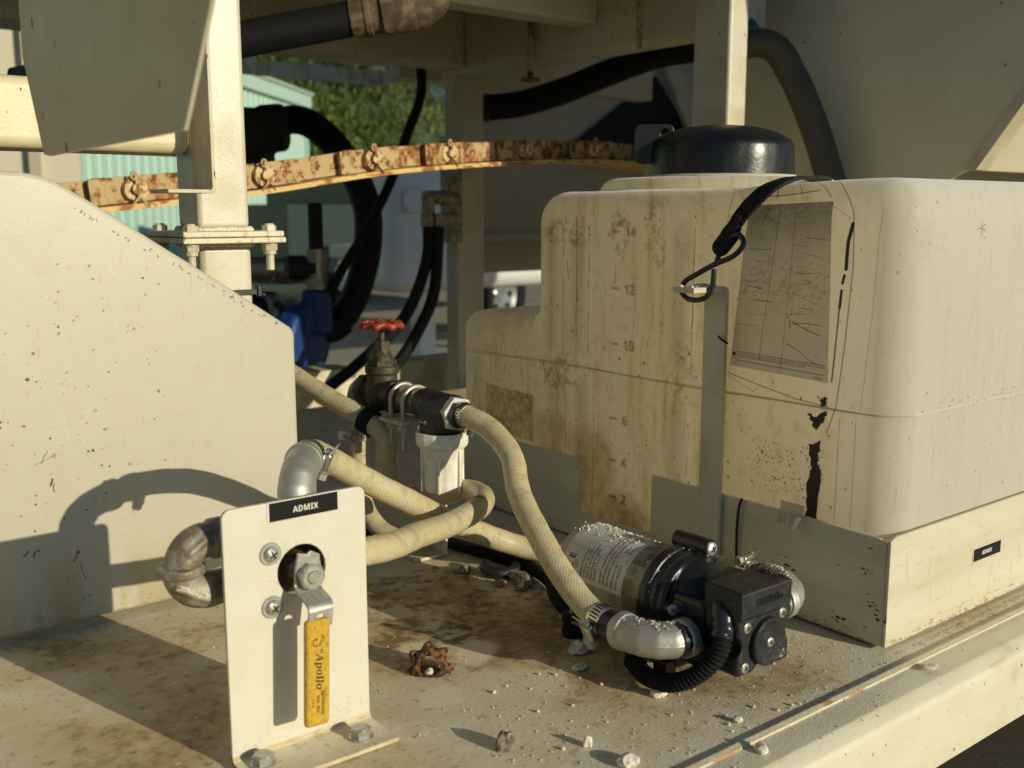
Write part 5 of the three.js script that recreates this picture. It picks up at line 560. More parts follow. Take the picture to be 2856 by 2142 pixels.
  // inlet and outlet elbows
  const near = [[0.58, 0.0465, -0.506], [0.566, 0.0465, -0.506], [0.556, 0.0463, -0.5085], [0.5475, 0.046, -0.515], [0.542, 0.046, -0.524], [0.54, 0.046, -0.534], [0.54, 0.046, -0.545]], far = [[0.64, 0.047, -0.506], [0.686, 0.048, -0.506], [0.696, 0.048, -0.509], [0.704, 0.0485, -0.515], [0.71, 0.049, -0.524], [0.712, 0.049, -0.534], [0.712, 0.049, -0.542]];
  const el = (P, s) => { const a = P[0], e = P[P.length - 1], e2 = P[P.length - 2], b = P[1]; return (x, y, z) => { let d = sPath(x, y, z, P.slice(1), 0.0138); d = smin(d, sCyl(x, y, z, [e[0], e[1], e[2] + 0.0045], [e[0], e[1], e[2] - 0.0035], 0.0152, 0.0012), 0.0008); d = smin(d, sCyl(x, y, z, [b[0] - s * 0.0045, b[1], b[2]], [b[0] + s * 0.0045, b[1], b[2]], 0.0152, 0.0012), 0.0008); const q = sPath(x, y, z, P.slice(1), 0.0142); return Math.min(d, smax(q, Math.abs(y - P[3][1]) - 0.0007, 0.0006)); }; };
  part(pump, 'elbow', nets(el(near, 1), [0.52, 0.026, -0.556], [0.578, 0.066, -0.484], 0.0012), silver, 'silver cast elbow on the near port'); part(pump, 'elbow', nets(el(far, -1), [0.676, 0.028, -0.556], [0.732, 0.07, -0.484], 0.0014), silver, 'silver cast elbow on the port beside the tray');
  for (const g of [[cyl(V(0.555, 0.0465, -0.506), V(0.574, 0.0465, -0.506), 0.0135, 0.0155, 12)], [cyl(V(0.54, 0.046, -0.546), V(0.54, 0.0465, -0.563), 0.0122)], [cyl(V(0.64, 0.047, -0.506), V(0.69, 0.047, -0.506), 0.0125)], [cyl(V(0.712, 0.049, -0.54), V(0.712, 0.049, -0.556), 0.012)]]) part(pump, 'port_nut', g, blackPlastic);
  const base = part(pump, 'base_plate', [box(0.569, 0.643, 0.0145, 0.017, -0.655, -0.545, 0.0005), box(0.585, 0.627, 0.017, 0.026, -0.63, -0.585, 0.001)], castGrey); for (const [x, z] of [[0.576, -0.644], [0.576, -0.566], [0.636, -0.644], [0.636, -0.566]]) { const ft = part(pump, 'rubber_foot', lathe([[0, 0], [0.0088, 0], [0.0095, 0.004], [0.0085, 0.011], [0.0095, 0.0145], [0.0095, 0.0195], [0.006, 0.021], [0, 0.021]], V(x, 0, z), UP, 28), rubber); part(ft, 'stud', cyl(V(x, 0.02, z), V(x, 0.026, z), 0.003), castGrey); }
  part(pump, 'front_foot', box(0.562, 0.574, 0, 0.022, -0.534, -0.52, 0.001), blackPlastic);
  // dried cement on top of motor and elbows
  const sp = []; for (let k = 0; k < 1000; k++) { const a = Math.PI / 2 + (rm() + rm() - 1.2) * 0.6, z = -0.66 + rm() * 0.098, r = 0.00025 + 0.001 * Math.pow(rm(), 4); if (n2(z * 240, a * 7) < 0.38) continue; const g = new THREE.IcosahedronGeometry(r, 0); g.scale(1, 0.6, 1.1); g.rotateX(rm() * 3); g.translate(X + 0.0366 * Math.cos(a), Y + 0.0366 * Math.sin(a), z); sp.push(g); }
  for (const [PP, cnt] of [[near.slice(1), 170], [far.slice(1), 200]]) { const cc = curve(PP); for (let k = 0; k < cnt; k++) { const t = clamp(0.5 + (rm() + rm() + rm() - 1.5) * 0.42), p0 = cc.getPointAt(t), tg = cc.getTangentAt(t), sd = V(-tg.z, 0, tg.x).normalize(), a = (rm() + rm() - 1) * 0.75 - 0.15, r = 0.00025 + 0.0013 * Math.pow(rm(), 5), g = new THREE.IcosahedronGeometry(r, 0); g.scale(1.3, 0.55, 1); g.rotateY(rm() * 6); const o = p0.addScaledVector(UP, 0.0142 * Math.cos(a)).addScaledVector(sd, 0.0142 * Math.sin(a)); g.translate(o.x, o.y, o.z); sp.push(g); } }
  for (let k = 0; k < 22; k++) { const g = new THREE.IcosahedronGeometry(0.0003 + 0.0008 * rm(), 0), a = Math.PI / 2 + (rm() - 0.3) * 2; g.translate(X + 0.0415 * Math.cos(a), Y + 0.0415 * Math.sin(a), -0.56 + 0.02 * rm()); sp.push(g); }
  part(pump, 'cement_splatter', sp, chalk, 'white dried cement crumbs on the pump').userData.kind = 'stuff';
  const tuft = []; for (let k = 0; k < 60; k++) { const p0 = V(0.626 + rm() * 0.012, 0.0925, -0.488 + rm() * 0.02), p1 = p0.clone().add(V((rm() - 0.5) * 0.012, rm() * 0.005, (rm() - 0.5) * 0.012)); tuft.push(cyl(p0, p1, 0.00035, 0.0002, 4)); } part(pump, 'lint_tuft', tuft, std({ color: lin(0.1, 0.085, 0.065), roughness: 1 })).userData.kind = 'stuff';
  part(pump, 'switch_lead', conduitGeo([[0.59, 0.078, -0.492], [0.579, 0.074, -0.481], [0.5735, 0.062, -0.474], [0.568, 0.044, -0.474], [0.559, 0.026, -0.486], [0.552, 0.0145, -0.505], [0.553, 0.01, -0.53], [0.565, 0.01, -0.56]], 0.0068), rubber, 'corrugated conduit from the switch to the deck');
  part(pump, 'tape_wrap', sweep(curve([[0.592, 0.0785, -0.494], [0.58, 0.0745, -0.482], [0.574, 0.064, -0.475], [0.571, 0.056, -0.4735]]), 40, 20, (s, a) => 0.0076 + 0.0009 * n2(s * 300 + a * 1.5, a * 2) + 0.0004 * Math.sin(s * 900 + a)), std({ color: lin(0.022, 0.022, 0.024), roughness: 0.3 }), 'black tape wrapped round the conduit');
}

// ================================================================ zip tie on post, debris on deck
{
  const zt = thing('cable_tie', 'black cable tie head sticking out beside the post above the guard plate', 'cable tie', [0.45, 0.285, -0.975]); part(zt, 'strap', box(0.395, 0.4455, 0.284, 0.2895, -0.9775, -0.9755, 0.0005), blackDusty); part(zt, 'head', [box(0.446, 0.4505, 0.282, 0.2925, -0.982, -0.9745, 0.001), box(0.4505, 0.4545, 0.2825, 0.285, -0.982, -0.9745, 0.0008), box(0.4505, 0.4545, 0.2895, 0.292, -0.982, -0.9745, 0.0008)], blackDusty);
}
function pebble(r, seed, sx = 1, sy = 0.8, sz = 1, det = 2) { const g = mergeVertices(new THREE.IcosahedronGeometry(1, det).deleteAttribute('normal').deleteAttribute('uv')), p = g.attributes.position; for (let i = 0; i < p.count; i++) { const x = p.getX(i), y = p.getY(i), z = p.getZ(i), k = r * (0.72 + 0.55 * n3(x * 1.6 + seed * 3.1, y * 1.6 + seed, z * 1.6 + 5) + 0.16 * (n3(x * 5 + seed, y * 5, z * 5 + 3) - 0.5)); p.setXYZ(i, x * k * sx, Math.max(y * k * sy, -r * 0.42), z * k * sz); } g.translate(0, r * 0.42, 0); g.computeVertexNormals(); return toCreasedNormals(g, 0.5); }
{
  const rock = (x, z, r, seed, mat, name, label, cat, s = [1, 0.8, 1], group) => { r *= mat === chalk ? 0.66 : 0.8; const g = pebble(r, seed, ...s, 3); g.translate(x, 0.0004, z); return single(name, label, cat, g, mat, [x, 0, z], group); };
  rock(0.41, -0.527, 0.0088, 1, stoneMat, 'stone', 'dark pointed stone casting a long shadow at the front of the deck', 'stone', [0.95, 1.5, 0.9]); rock(0.457, -0.494, 0.0062, 2, chalk, 'stone', 'pale pointed chip right of the dark stone near the deck front', 'stone', [0.8, 1.5, 0.8]); rock(0.462, -0.459, 0.0095, 3, chalk, 'stone', 'white crumbly lump at the bottom edge of the deck', 'stone', [1.3, 0.7, 1]);
  rock(0.556, -0.613, 0.0125, 4, chalk, 'stone', 'largest grey cement lump in the shade beneath the braided hose', 'stone', [1.25, 0.75, 0.8]); rock(0.533, -0.588, 0.0078, 5, chalk, 'stone', 'cement chip half in sunlight before the pump base', 'stone', [1.3, 0.5, 0.8]); rock(0.551, -0.516, 0.0085, 6, chalk, 'stone', 'rough white cement lump beside the pump front foot', 'stone', [1, 0.8, 1]);
  rock(0.622, -0.772, 0.015, 7, stoneMat, 'stone', 'flat stone leaning on the black clip behind the hose', 'stone', [0.7, 0.5, 1.4]); rock(0.6, -0.78, 0.0085, 8, stoneMat, 'stone', 'small flat flake left of the leaning stone', 'stone', [1.2, 0.35, 0.9]); rock(0.609, -0.757, 0.008, 9, stoneMat, 'stone', 'small dark chip in front of the leaning stone', 'stone', [1, 0.5, 1]); rock(0.596, -0.833, 0.008, 10, stoneMat, 'stone', 'small crumb left of the black clip', 'stone', [1, 0.7, 1]);
  single('plastic_clip', 'black plastic clip lying on the deck under the conduit', 'clip', (() => { const o = []; for (let i = 0; i <= 10; i++) { const a = Math.PI * 0.15 + i / 10 * Math.PI * 1.25; o.push([0.622 + 0.016 * Math.cos(a), 0.007, -0.806 + 0.016 * Math.sin(a)]); } return sweep(curve(o), 40, 8, () => 0.006); })(), blackPlastic, [0.622, 0, -0.806]);
  rock(0.545, -0.414, 0.0075, 12, chalk, 'stone', 'white lump on the outer strip at the bottom of the photo', 'stone', [0.9, 1, 0.9]); rock(0.757, -0.412, 0.0065, 13, chalk, 'stone', 'flattened white crumb cluster on the outer strip below the tray', 'stone', [1.8, 0.35, 1]); rock(0.566, -0.452, 0.0048, 14, chalk, 'stone', 'small white lump just inside the bead strip', 'stone', [1, 1, 1]);
  const rq = rng(91); for (let k = 0; k < 34; k++) { const x = 0.43 + rq() * 0.26, z = -0.44 - rq() * 0.17; if (x - 0.5 < (z + 0.5) * -0.2 - 0.1 && z > -0.46) continue; if (x > 0.54 && x < 0.66 && z < -0.47) continue; const r = 0.0009 + 0.0011 * rq() * rq(); const g = pebble(r, k + 20, 1, 0.8, 1, 1); g.translate(x, 0.0002, z); single('cement_crumb', 'white cement crumb scattered on the sunlit deck', 'crumb', g, chalk, [x, 0, z], 'cement crumbs on the deck'); }
  const gr = []; const protos = [0, 1, 2].map((k) => { const g = new THREE.IcosahedronGeometry(1, 0); g.scale(1, 0.7, 1); return g; }); for (let k = 0; k < 2200; k++) { const cl = rq() < 0.6, x = cl ? 0.4 + rq() * 0.36 : 0.25 + rq() * 0.8, z = cl ? -0.402 - 0.2 * rq() : -0.4 - rq() * 0.45; const r = 0.00018 + 0.0008 * Math.pow(rq(), 4), g = protos[k % 3].clone(); g.scale(r, r, r * (0.8 + 0.6 * rq())); g.rotateY(rq() * 6); g.translate(x, r * 0.5, z); gr.push(g); }
  const gm = solid(new THREE.Mesh(join(gr), chalk)); gm.name = 'cement_grit'; gm.userData = { label: 'fine white cement grit strewn over the deck', category: 'grit', kind: 'stuff' }; scene.add(gm);
  // rusty sprocket piece
  const c = [0.437, 0.0055, -0.66], ax = V(-0.56, 0.42, 0.71).normalize(), e1 = V(0.785, 0, 0.62).normalize(); e1.addScaledVector(ax, -e1.dot(ax)).normalize(); const e2 = V().crossVectors(ax, e1).normalize();
  const sg = nets((x, y, z) => { const dx = x - c[0], dy = y - c[1], dz = z - c[2], h = dx * ax.x + dy * ax.y + dz * ax.z, a = dx * e1.x + dy * e1.y + dz * e1.z, b = dx * e2.x + dy * e2.y + dz * e2.z, q = len(a, b), th = Math.atan2(b, a), tooth = Math.pow(0.5 + 0.5 * Math.cos(th * 7 + 0.9), 1.6), ro = 0.0135 + 0.0052 * tooth; let d = Math.max(q - ro, 0.0088 - q, Math.abs(h) - mix(0.008, 0.0026, clamp((q - 0.0105) / 0.009))) - 0.0006; d = Math.min(d, Math.max(Math.abs(q - 0.0104) - 0.0016, Math.abs(h + 0.008) - 0.005)); return Math.max(d * 0.8 + 0.0022 * (n3(x * 330, y * 330, z * 330) - 0.5), 0.0003 - y); }, [0.408, 0, -0.69], [0.466, 0.034, -0.63], 0.0009);
  single('rusty_sprocket', 'broken rusty toothed sprocket piece lying on the deck', 'sprocket', sg, rustOrange, [0.437, 0, -0.664]); rock(0.4335, -0.6555, 0.0062, 15, chalk, 'stone', 'white chip jammed in the mouth of the rusty sprocket', 'stone', [1, 0.9, 0.9]);
}

// ================================================================ rusty chain on its rim
{
  const X = [0.0, 0.15, 0.3, 0.41, 0.477, 0.673, 0.853, 1.06, 1.28, 1.45, 1.6, 1.75], Yc = [0.33, 0.354, 0.376, 0.388, 0.395, 0.418, 0.446, 0.4655, 0.48, 0.4855, 0.482, 0.47], Zc = [-1.46, -1.456, -1.452, -1.45, -1.45, -1.45, -1.452, -1.51, -1.535, -1.55, -1.56, -1.57];
  const cv = new THREE.CatmullRomCurve3(X.map((x, i) => V(x, Yc[i], Zc[i]))), L = cv.getLength(), at = (s) => cv.getPointAt(clamp(s / L)), ch = thing('drive_chain', 'heavy rusted chain with cotter pins running above its curved rim', 'chain', [0.9, 0.42, -1.48]);
  const bossPaint = std({ map: tex(512, 512, (x, y) => mix3([206, 184, 136], [140, 88, 44], sstep(0.45, 0.7, fbm(x / 30, y / 30, 5))), null, { rep: [9, 9] }), roughness: 0.75, bumpMap: fineBump, bumpScale: 0.0006 }); const pitch = 0.188, s0 = 0.1125; const plate = (s, l, hgt, off, th) => { const a = at(s - l / 2), b = at(s + l / 2), g = plateXY(roundRect(-l / 2, -hgt / 2, l / 2, hgt / 2, 0.003, 2), -th / 2, th / 2, 0.0012), d = V().subVectors(b, a); g.rotateY(-Math.atan2(d.z, d.x)); const m = new THREE.Matrix4(); g.applyMatrix4(m.makeTranslation(0, 0, 0)); const ang = Math.atan2(d.y, len(d.x, d.z)); const ax2 = V(-d.z, 0, d.x).normalize(); g.applyMatrix4(new THREE.Matrix4().makeRotationAxis(V(d.z, 0, -d.x).normalize().negate(), ang)); g.translate((a.x + b.x) / 2, (a.y + b.y) / 2, (a.z + b.z) / 2 + off); return g; };
  for (let k = 0; k < 10; k++) { const s = s0 + k * pitch; if (s + 0.1 > L) break; const ln = part(ch, 'outer_link', plate(s, 0.118, 0.035, 0.012, 0.008), k % 3 === 2 ? rust : rustCream); part(ch, 'inner_link', plate(s + pitch / 2, 0.112, 0.033, -0.002 + 0.001 * (k % 2), 0.008), k % 2 ? rustCream : rust); if (k) part(ch, 'inner_link', plate(s - pitch / 2 + 0.052, 0.02, 0.037, 0.006, 0.012), rustDark);
    const p = at(s); const boss = part(ch, 'pin', [cyl(V(p.x, p.y, p.z + 0.012), V(p.x, p.y, p.z + 0.025), 0.0172, 0.016, 24), cyl(V(p.x, p.y, p.z + 0.02), V(p.x, p.y, p.z + 0.032), 0.0075, 0.0068, 16)], bossPaint); part(boss, 'cotter', [cyl(V(p.x - 0.002, p.y + 0.019, p.z + 0.028), V(p.x + 0.003, p.y - 0.013, p.z + 0.028), 0.0028, 0.0028, 8), cyl(V(p.x + 0.003, p.y - 0.01, p.z + 0.028), V(p.x + 0.013, p.y - 0.021, p.z + 0.029), 0.0022, 0.002, 8), cyl(V(p.x + 0.003, p.y - 0.01, p.z + 0.028), V(p.x - 0.008, p.y - 0.022, p.z + 0.029), 0.0022, 0.002, 8), ring(V(p.x - 0.003, p.y + 0.017, p.z + 0.028), V(0.3, 0, 1), 0.005, 0.0018, 6.3, 12)], rust); }
  const pos = [], idx = [], n = 80; for (let i = 0; i <= n; i++) { const p = cv.getPointAt(i / n), r = 0.0; for (const [dy, dzz] of [[-0.0195, 0.03], [-0.0265, 0.0305], [-0.027, -0.16], [-0.02, -0.16]]) pos.push(p.x, p.y + dy + (dzz < 0 ? 0.008 : 0), p.z + dzz); } for (let i = 0; i < n; i++) for (let k = 0; k < 4; k++) { const a = i * 4 + k, b = i * 4 + (k + 1) % 4; idx.push(a, a + 4, b, b, a + 4, b + 4); } const g = new THREE.BufferGeometry(); g.setAttribute('position', new THREE.Float32BufferAttribute(pos, 3)); g.setIndex(idx);
  single('curved_rim', 'curved cream rim plate under the rusted chain', 'rim', toCreasedNormals(g, 0.5), rimPaint, [0.9, 0.4, -1.5]);
}

// ================================================================ hoses and machinery behind
const tubeThing = (name, label, pts, r, mat, n = 80, group) => single(name, label, 'hose', sweep(curve(pts), n, 20, () => r), mat, pts[Math.floor(pts.length / 2)], group);
{
  const h1 = thing('suction_hose', 'thick black hose with metal coupling overhead at top left', 'hose', [0.72, 0.62, -1.42]); part(h1, 'tube', sweep(curve([[0.4, 0.545, -1.66], [0.56, 0.585, -1.54], [0.663, 0.611, -1.466], [0.795, 0.642, -1.37]]), 60, 24, () => 0.0255), rubber); const d = V(0.132, 0.03, -0.098 * -1).normalize(); part(h1, 'coupling', lathe([[0, 0], [0.028, 0], [0.0285, 0.02], [0.03, 0.021], [0.03, 0.028], [0.027, 0.029], [0.027, 0.045], [0.031, 0.046], [0.031, 0.09], [0.026, 0.1], [0, 0.1]], V(0.79, 0.641, -1.374), V(0.132, 0.025, 0.098), 32), dullBrown); part(h1, 'coupling_elbow', nets((x, y, z) => sPath(x, y, z, [[0.85, 0.652, -1.33], [0.868, 0.657, -1.317], [0.88, 0.668, -1.308], [0.885, 0.69, -1.305], [0.885, 0.74, -1.305]], 0.03), [0.81, 0.615, -1.37], [0.925, 0.78, -1.265], 0.004), dullBrown);
  const h2 = thing('suction_hose', 'black hose slanting up from the rear post to the sunlit post', 'hose', [1.68, 0.65, -1.93]); part(h2, 'tube', sweep(curve([[1.49, 0.606, -2.058], [1.55, 0.611, -2.01], [1.595, 0.619, -1.98], [1.664, 0.645, -1.922], [1.742, 0.686, -1.845], [1.83, 0.726, -1.767], [1.93, 0.745, -1.716]]), 60, 20, () => 0.0305), rubber); part(h2, 'ferrule', sweep(curve([[1.475, 0.605, -2.07], [1.5, 0.607, -2.05], [1.53, 0.609, -2.026]]), 14, 20, (s) => 0.0325 + 0.0012 * Math.sin(s * 700)), blackDusty);
  const h3 = thing('suction_hose', 'dusty hose curving down behind the tank from a teal cap', 'hose', [1.4, 0.5, -1.07]); part(h3, 'tube', sweep(curve([[1.339, 0.619, -1.13], [1.359, 0.629, -1.102], [1.381, 0.619, -1.079], [1.399, 0.587, -1.064], [1.415, 0.529, -1.04], [1.428, 0.461, -1.017], [1.437, 0.382, -0.994], [1.441, 0.291, -0.983]]), 80, 22, () => 0.0225, { tile: 0.3 }), hoseDust); part(h3, 'cap', [cyl(V(1.345, 0.625, -1.13), V(1.37, 0.65, -1.105), 0.024, 0.022, 24)], std({ color: lin(0.02, 0.16, 0.15), roughness: 0.4 }), 'teal plastic camlock cap');
  tubeThing('loop_hose', 'big black hose looping from the engine down to the blue pump', [[1.13, 0.575, -2.4], [1.195, 0.582, -2.331], [1.235, 0.549, -2.293], [1.272, 0.483, -2.25], [1.297, 0.385, -2.209], [1.292, 0.297, -2.194], [1.27, 0.209, -2.193], [1.24, 0.14, -2.2], [1.21, 0.1, -2.22], [1.175, 0.09, -2.235]], 0.034, rubber, 120);
  tubeThing('thin_line', 'slim black line hanging diagonally past the loop hose', [[1.374, 0.74, -2.086], [1.372, 0.637, -2.076], [1.336, 0.542, -2.082], [1.291, 0.426, -2.093], [1.238, 0.321, -2.113], [1.188, 0.236, -2.135], [1.15, 0.16, -2.15]], 0.0115, rubber);
  tubeThing('pressure_line', 'black pressure line with yellow print left of its twin', [[1.236, 0.34, -1.85], [1.234, 0.281, -1.849], [1.211, 0.208, -1.852], [1.178, 0.141, -1.864], [1.1, 0.054, -1.907], [1.04, 0.0, -1.94]], 0.0125, rubber, 80, 'pressure lines'); tubeThing('pressure_line', 'black pressure line right of its twin beside the rear post', [[1.253, 0.34, -1.837], [1.25, 0.281, -1.837], [1.233, 0.189, -1.831], [1.198, 0.112, -1.842], [1.17, 0.064, -1.854], [1.12, 0.0, -1.88]], 0.0125, rubber, 80, 'pressure lines');
  const vb = thing('line_fitting', 'greasy steel fittings joining the twin pressure lines to the rear post', 'fitting', [1.25, 0.33, -1.84]); part(vb, 'block', [box(1.3, 1.334, 0.3, 0.5, -1.9, -1.86, 0.004), hex(V(1.236, 0.335, -1.85), V(1.236, 0.365, -1.85), 0.016), hex(V(1.256, 0.335, -1.837), V(1.256, 0.36, -1.837), 0.016), cyl(V(1.236, 0.365, -1.85), V(1.236, 0.4, -1.85), 0.014), cyl(V(1.236, 0.395, -1.85), V(1.32, 0.395, -1.87), 0.015), cyl(V(1.256, 0.35, -1.837), V(1.32, 0.35, -1.865), 0.013)], castGrey);
  const bp = thing('blue_pump', 'blue cast water pump with black motor housing behind the beam', 'pump', [1.1, 0, -2.18]); const blue = std({ color: lin(0.012, 0.05, 0.19), roughness: 0.4, bumpMap: fineBump, bumpScale: 0.001 });
  part(bp, 'volute', nets((x, y, z) => { let d = sCyl(x, y, z, [1.09, 0.07, -2.21], [1.12, 0.07, -2.16], 0.088, 0.015); d = smin(d, sCyl(x, y, z, [1.135, 0.09, -2.17], [1.137, 0.188, -2.167], 0.036, 0.006), 0.02); return smin(d, sCyl(x, y, z, [1.12, 0.09, -2.19], [1.175, 0.09, -2.225], 0.03, 0.004), 0.01); }, [0.98, -0.03, -2.3], [1.2, 0.2, -2.06], 0.005), blue); part(bp, 'motor_housing', nets((x, y, z) => Math.min(sCyl(x, y, z, [1.0, 0.05, -2.3], [1.08, 0.06, -2.2], 0.1, 0.02), sCyl(x, y, z, [1.02, 0.1, -2.26], [1.06, 0.1, -2.22], 0.085, 0.01)), [0.86, -0.07, -2.42], [1.2, 0.21, -2.08], 0.008), std({ color: lin(0.012, 0.015, 0.026), roughness: 0.5 })); part(bp, 'riser', [cyl(V(1.137, 0.188, -2.167), V(1.138, 0.21, -2.168), 0.026), hex(V(1.138, 0.2, -2.168), V(1.138, 0.214, -2.168), 0.03), cyl(V(1.138, 0.21, -2.168), V(1.139, 0.25, -2.17), 0.021), cyl(V(1.139, 0.25, -2.17), V(1.14, 0.28, -2.171), 0.025)], std({ color: lin(0.42, 0.34, 0.24), metalness: 0.7, roughness: 0.45 })); part(bp, 'elbow_hose_joint', sweep(curve([[1.165, 0.092, -2.22], [1.2, 0.096, -2.215], [1.222, 0.115, -2.205]]), 20, 18, () => 0.04), rubber);
  const cl = thing('camlock_pipe', 'short metal camlock pipe beside the flanged post', 'pipe', [1.06, 0.238, -2.24]); const cd = V(0.78, 0, 0.55); part(cl, 'pipe', lathe([[0, -0.12], [0.027, -0.12], [0.027, 0.0], [0.03, 0.002], [0.03, 0.02], [0.024, 0.025], [0.024, 0.04], [0.03, 0.05], [0.031, 0.06], [0.028, 0.062], [0, 0.062]], V(1.043, 0.238, -2.245), cd, 28), std({ color: lin(0.5, 0.44, 0.34), metalness: 0.8, roughness: 0.35 })); part(cl, 'coupling', lathe([[0, 0], [0.029, 0], [0.029, 0.07], [0, 0.07]], V(1.085, 0.238, -2.213), cd, 24), blackPlastic); part(cl, 'valve_lever', along(new THREE.BoxGeometry(0.03, 0.16, 0.014), V(1.14, 0.25, -2.17), V(1.148, 0.36, -2.185)), blackMat);
  const en = thing('engine_block', 'black engine air-cleaner bulk behind the flanged post', 'engine', [1.05, 0.52, -2.32]); part(en, 'housing', nets((x, y, z) => smin(sBox(x, y, z, [0.86, 1.09, 0.49, 0.6, -2.42, -2.26], 0.02), smin(sCyl(x, y, z, [1.08, 0.555, -2.32], [1.13, 0.56, -2.28], 0.055, 0.01), sCyl(x, y, z, [1.02, 0.46, -2.34], [1.09, 0.47, -2.28], 0.06, 0.015), 0.01), 0.01), [0.84, 0.37, -2.46], [1.2, 0.64, -2.2], 0.008), blackMat); part(en, 'bracket', box(0.95, 1.05, 0.0, 0.47, -2.37, -2.35), paintOld);
}

// ================================================================ far background: building, truck, trees
{
  // corrugated building receding to the right; local s along the wall, wall stands on the yard
  const dir = V(0.69966, 0, -0.71447), nrm = V(-dir.z, 0, dir.x); const end = V(11.686, 0, -22.627);
  const b = thing('metal_building', 'mint green corrugated metal shed far behind the machine', 'building', [end.x, -0.8, end.z]), Lw = 22, hgt = 3.55, pos = [], idx = []; const prof = []; for (let s = 0; s <= Lw; s += 0.3) prof.push([s, 0], [s + 0.2, 0], [s + 0.225, 0.03], [s + 0.275, 0.03]);
  const put = (s, y, d) => { const v = end.clone().addScaledVector(dir, -s).addScaledVector(nrm, d); pos.push(v.x, y, v.z); }; prof.forEach(([s, d]) => { put(s, -0.79, d); put(s, -0.8 + hgt, d); }); for (let i = 0; i + 1 < prof.length; i++) { const k = i * 2; idx.push(k, k + 1, k + 2, k + 2, k + 1, k + 3); } const g = new THREE.BufferGeometry(); g.setAttribute('position', new THREE.Float32BufferAttribute(pos, 3)); g.setIndex(idx);
  const mint = std({ color: lin(0.36, 0.52, 0.43), roughness: 0.5, side: THREE.DoubleSide }); part(b, 'wall_cladding', toCreasedNormals(g, 0.2), mint);
  const bar = (s0_, s1_, y0, y1, d0, d1) => { const c0 = end.clone().addScaledVector(dir, -(s0_ + s1_) / 2).addScaledVector(nrm, (d0 + d1) / 2), q = new THREE.BoxGeometry(Math.abs(s1_ - s0_), y1 - y0, Math.abs(d1 - d0)); q.rotateY(Math.atan2(-dir.z, dir.x)); q.translate(c0.x, (y0 + y1) / 2, c0.z); return q; };
  part(b, 'eave_trim', bar(-0.15, Lw, -0.8 + hgt, -0.8 + hgt + 0.28, -0.1, 0.14), std({ color: lin(0.42, 0.56, 0.48), roughness: 0.5 })); part(b, 'corner_trim', bar(-0.12, 0.08, -0.79, -0.8 + hgt, -0.1, 0.06), mint); part(b, 'end_wall', bar(-0.1, -0.05, -0.79, -0.8 + hgt, -9, -0.1), mint); part(b, 'roof', bar(-0.2, Lw, -0.8 + hgt + 0.28, -0.8 + hgt + 0.34, -9, 0.2), std({ color: lin(0.4, 0.46, 0.42), roughness: 0.5 }));
  part(b, 'door_opening', bar(15.2, 16, -0.79, 1.6, 0.031, 0.05), std({ color: lin(0.1, 0.06, 0.03), roughness: 0.8 }));
  const cr = thing('stacked_panels', 'beige board panels standing by the shed behind the rail', 'panel', [2.6, -0.8, -8]); const p0 = V(1.073, 0, -8.327), p1 = V(2.290, 0, -7.876); const dd = V().subVectors(p1, p0), q = new THREE.BoxGeometry(dd.length(), 2.6, 0.12); q.rotateY(Math.atan2(-dd.z, dd.x)); q.translate((p0.x + p1.x) / 2, 0.35, (p0.z + p1.z) / 2); part(cr, 'board', q, std({ color: lin(0.6, 0.52, 0.38), roughness: 0.7 })); const p2 = V(1.996, 0, -7.917), q2 = new THREE.BoxGeometry(0.07, 2.62, 0.14); q2.rotateY(Math.atan2(-dd.z, dd.x)); q2.translate(p2.x, 0.35, p2.z); part(cr, 'joint_batten', q2, std({ color: lin(0.42, 0.35, 0.25), roughness: 0.8 }));
}
function truckWheel(parent, c, r) { const side = V(0.35, 0, 0.94).normalize(), C = v3(c); const w = part(parent, 'wheel', lathe([[r * 0.62, -0.12], [r * 0.95, -0.12], [r, -0.07], [r, 0.07], [r * 0.95, 0.12], [r * 0.62, 0.12]], C, side, 40), rubber); part(w, 'rim', lathe([[0, 0.06], [r * 0.15, 0.075], [r * 0.2, 0.05], [r * 0.5, 0.07], [r * 0.58, 0.1], [r * 0.62, 0.1], [r * 0.62, 0.0], [0, 0]], C, side, 40), std({ color: lin(0.6, 0.6, 0.58), metalness: 0.9, roughness: 0.3 })); const holes = []; for (let k = 0; k < 8; k++) { const a = k / 8 * Math.PI * 2, u = V(side.z, 0, -side.x), p = C.clone().addScaledVector(u, Math.cos(a) * r * 0.4).addScaledVector(UP, Math.sin(a) * r * 0.4).addScaledVector(side, 0.058); holes.push(cyl(p, p.clone().addScaledVector(side, 0.02), r * 0.075, r * 0.075, 10)); } part(w, 'hand_holes', holes, blackMat); }
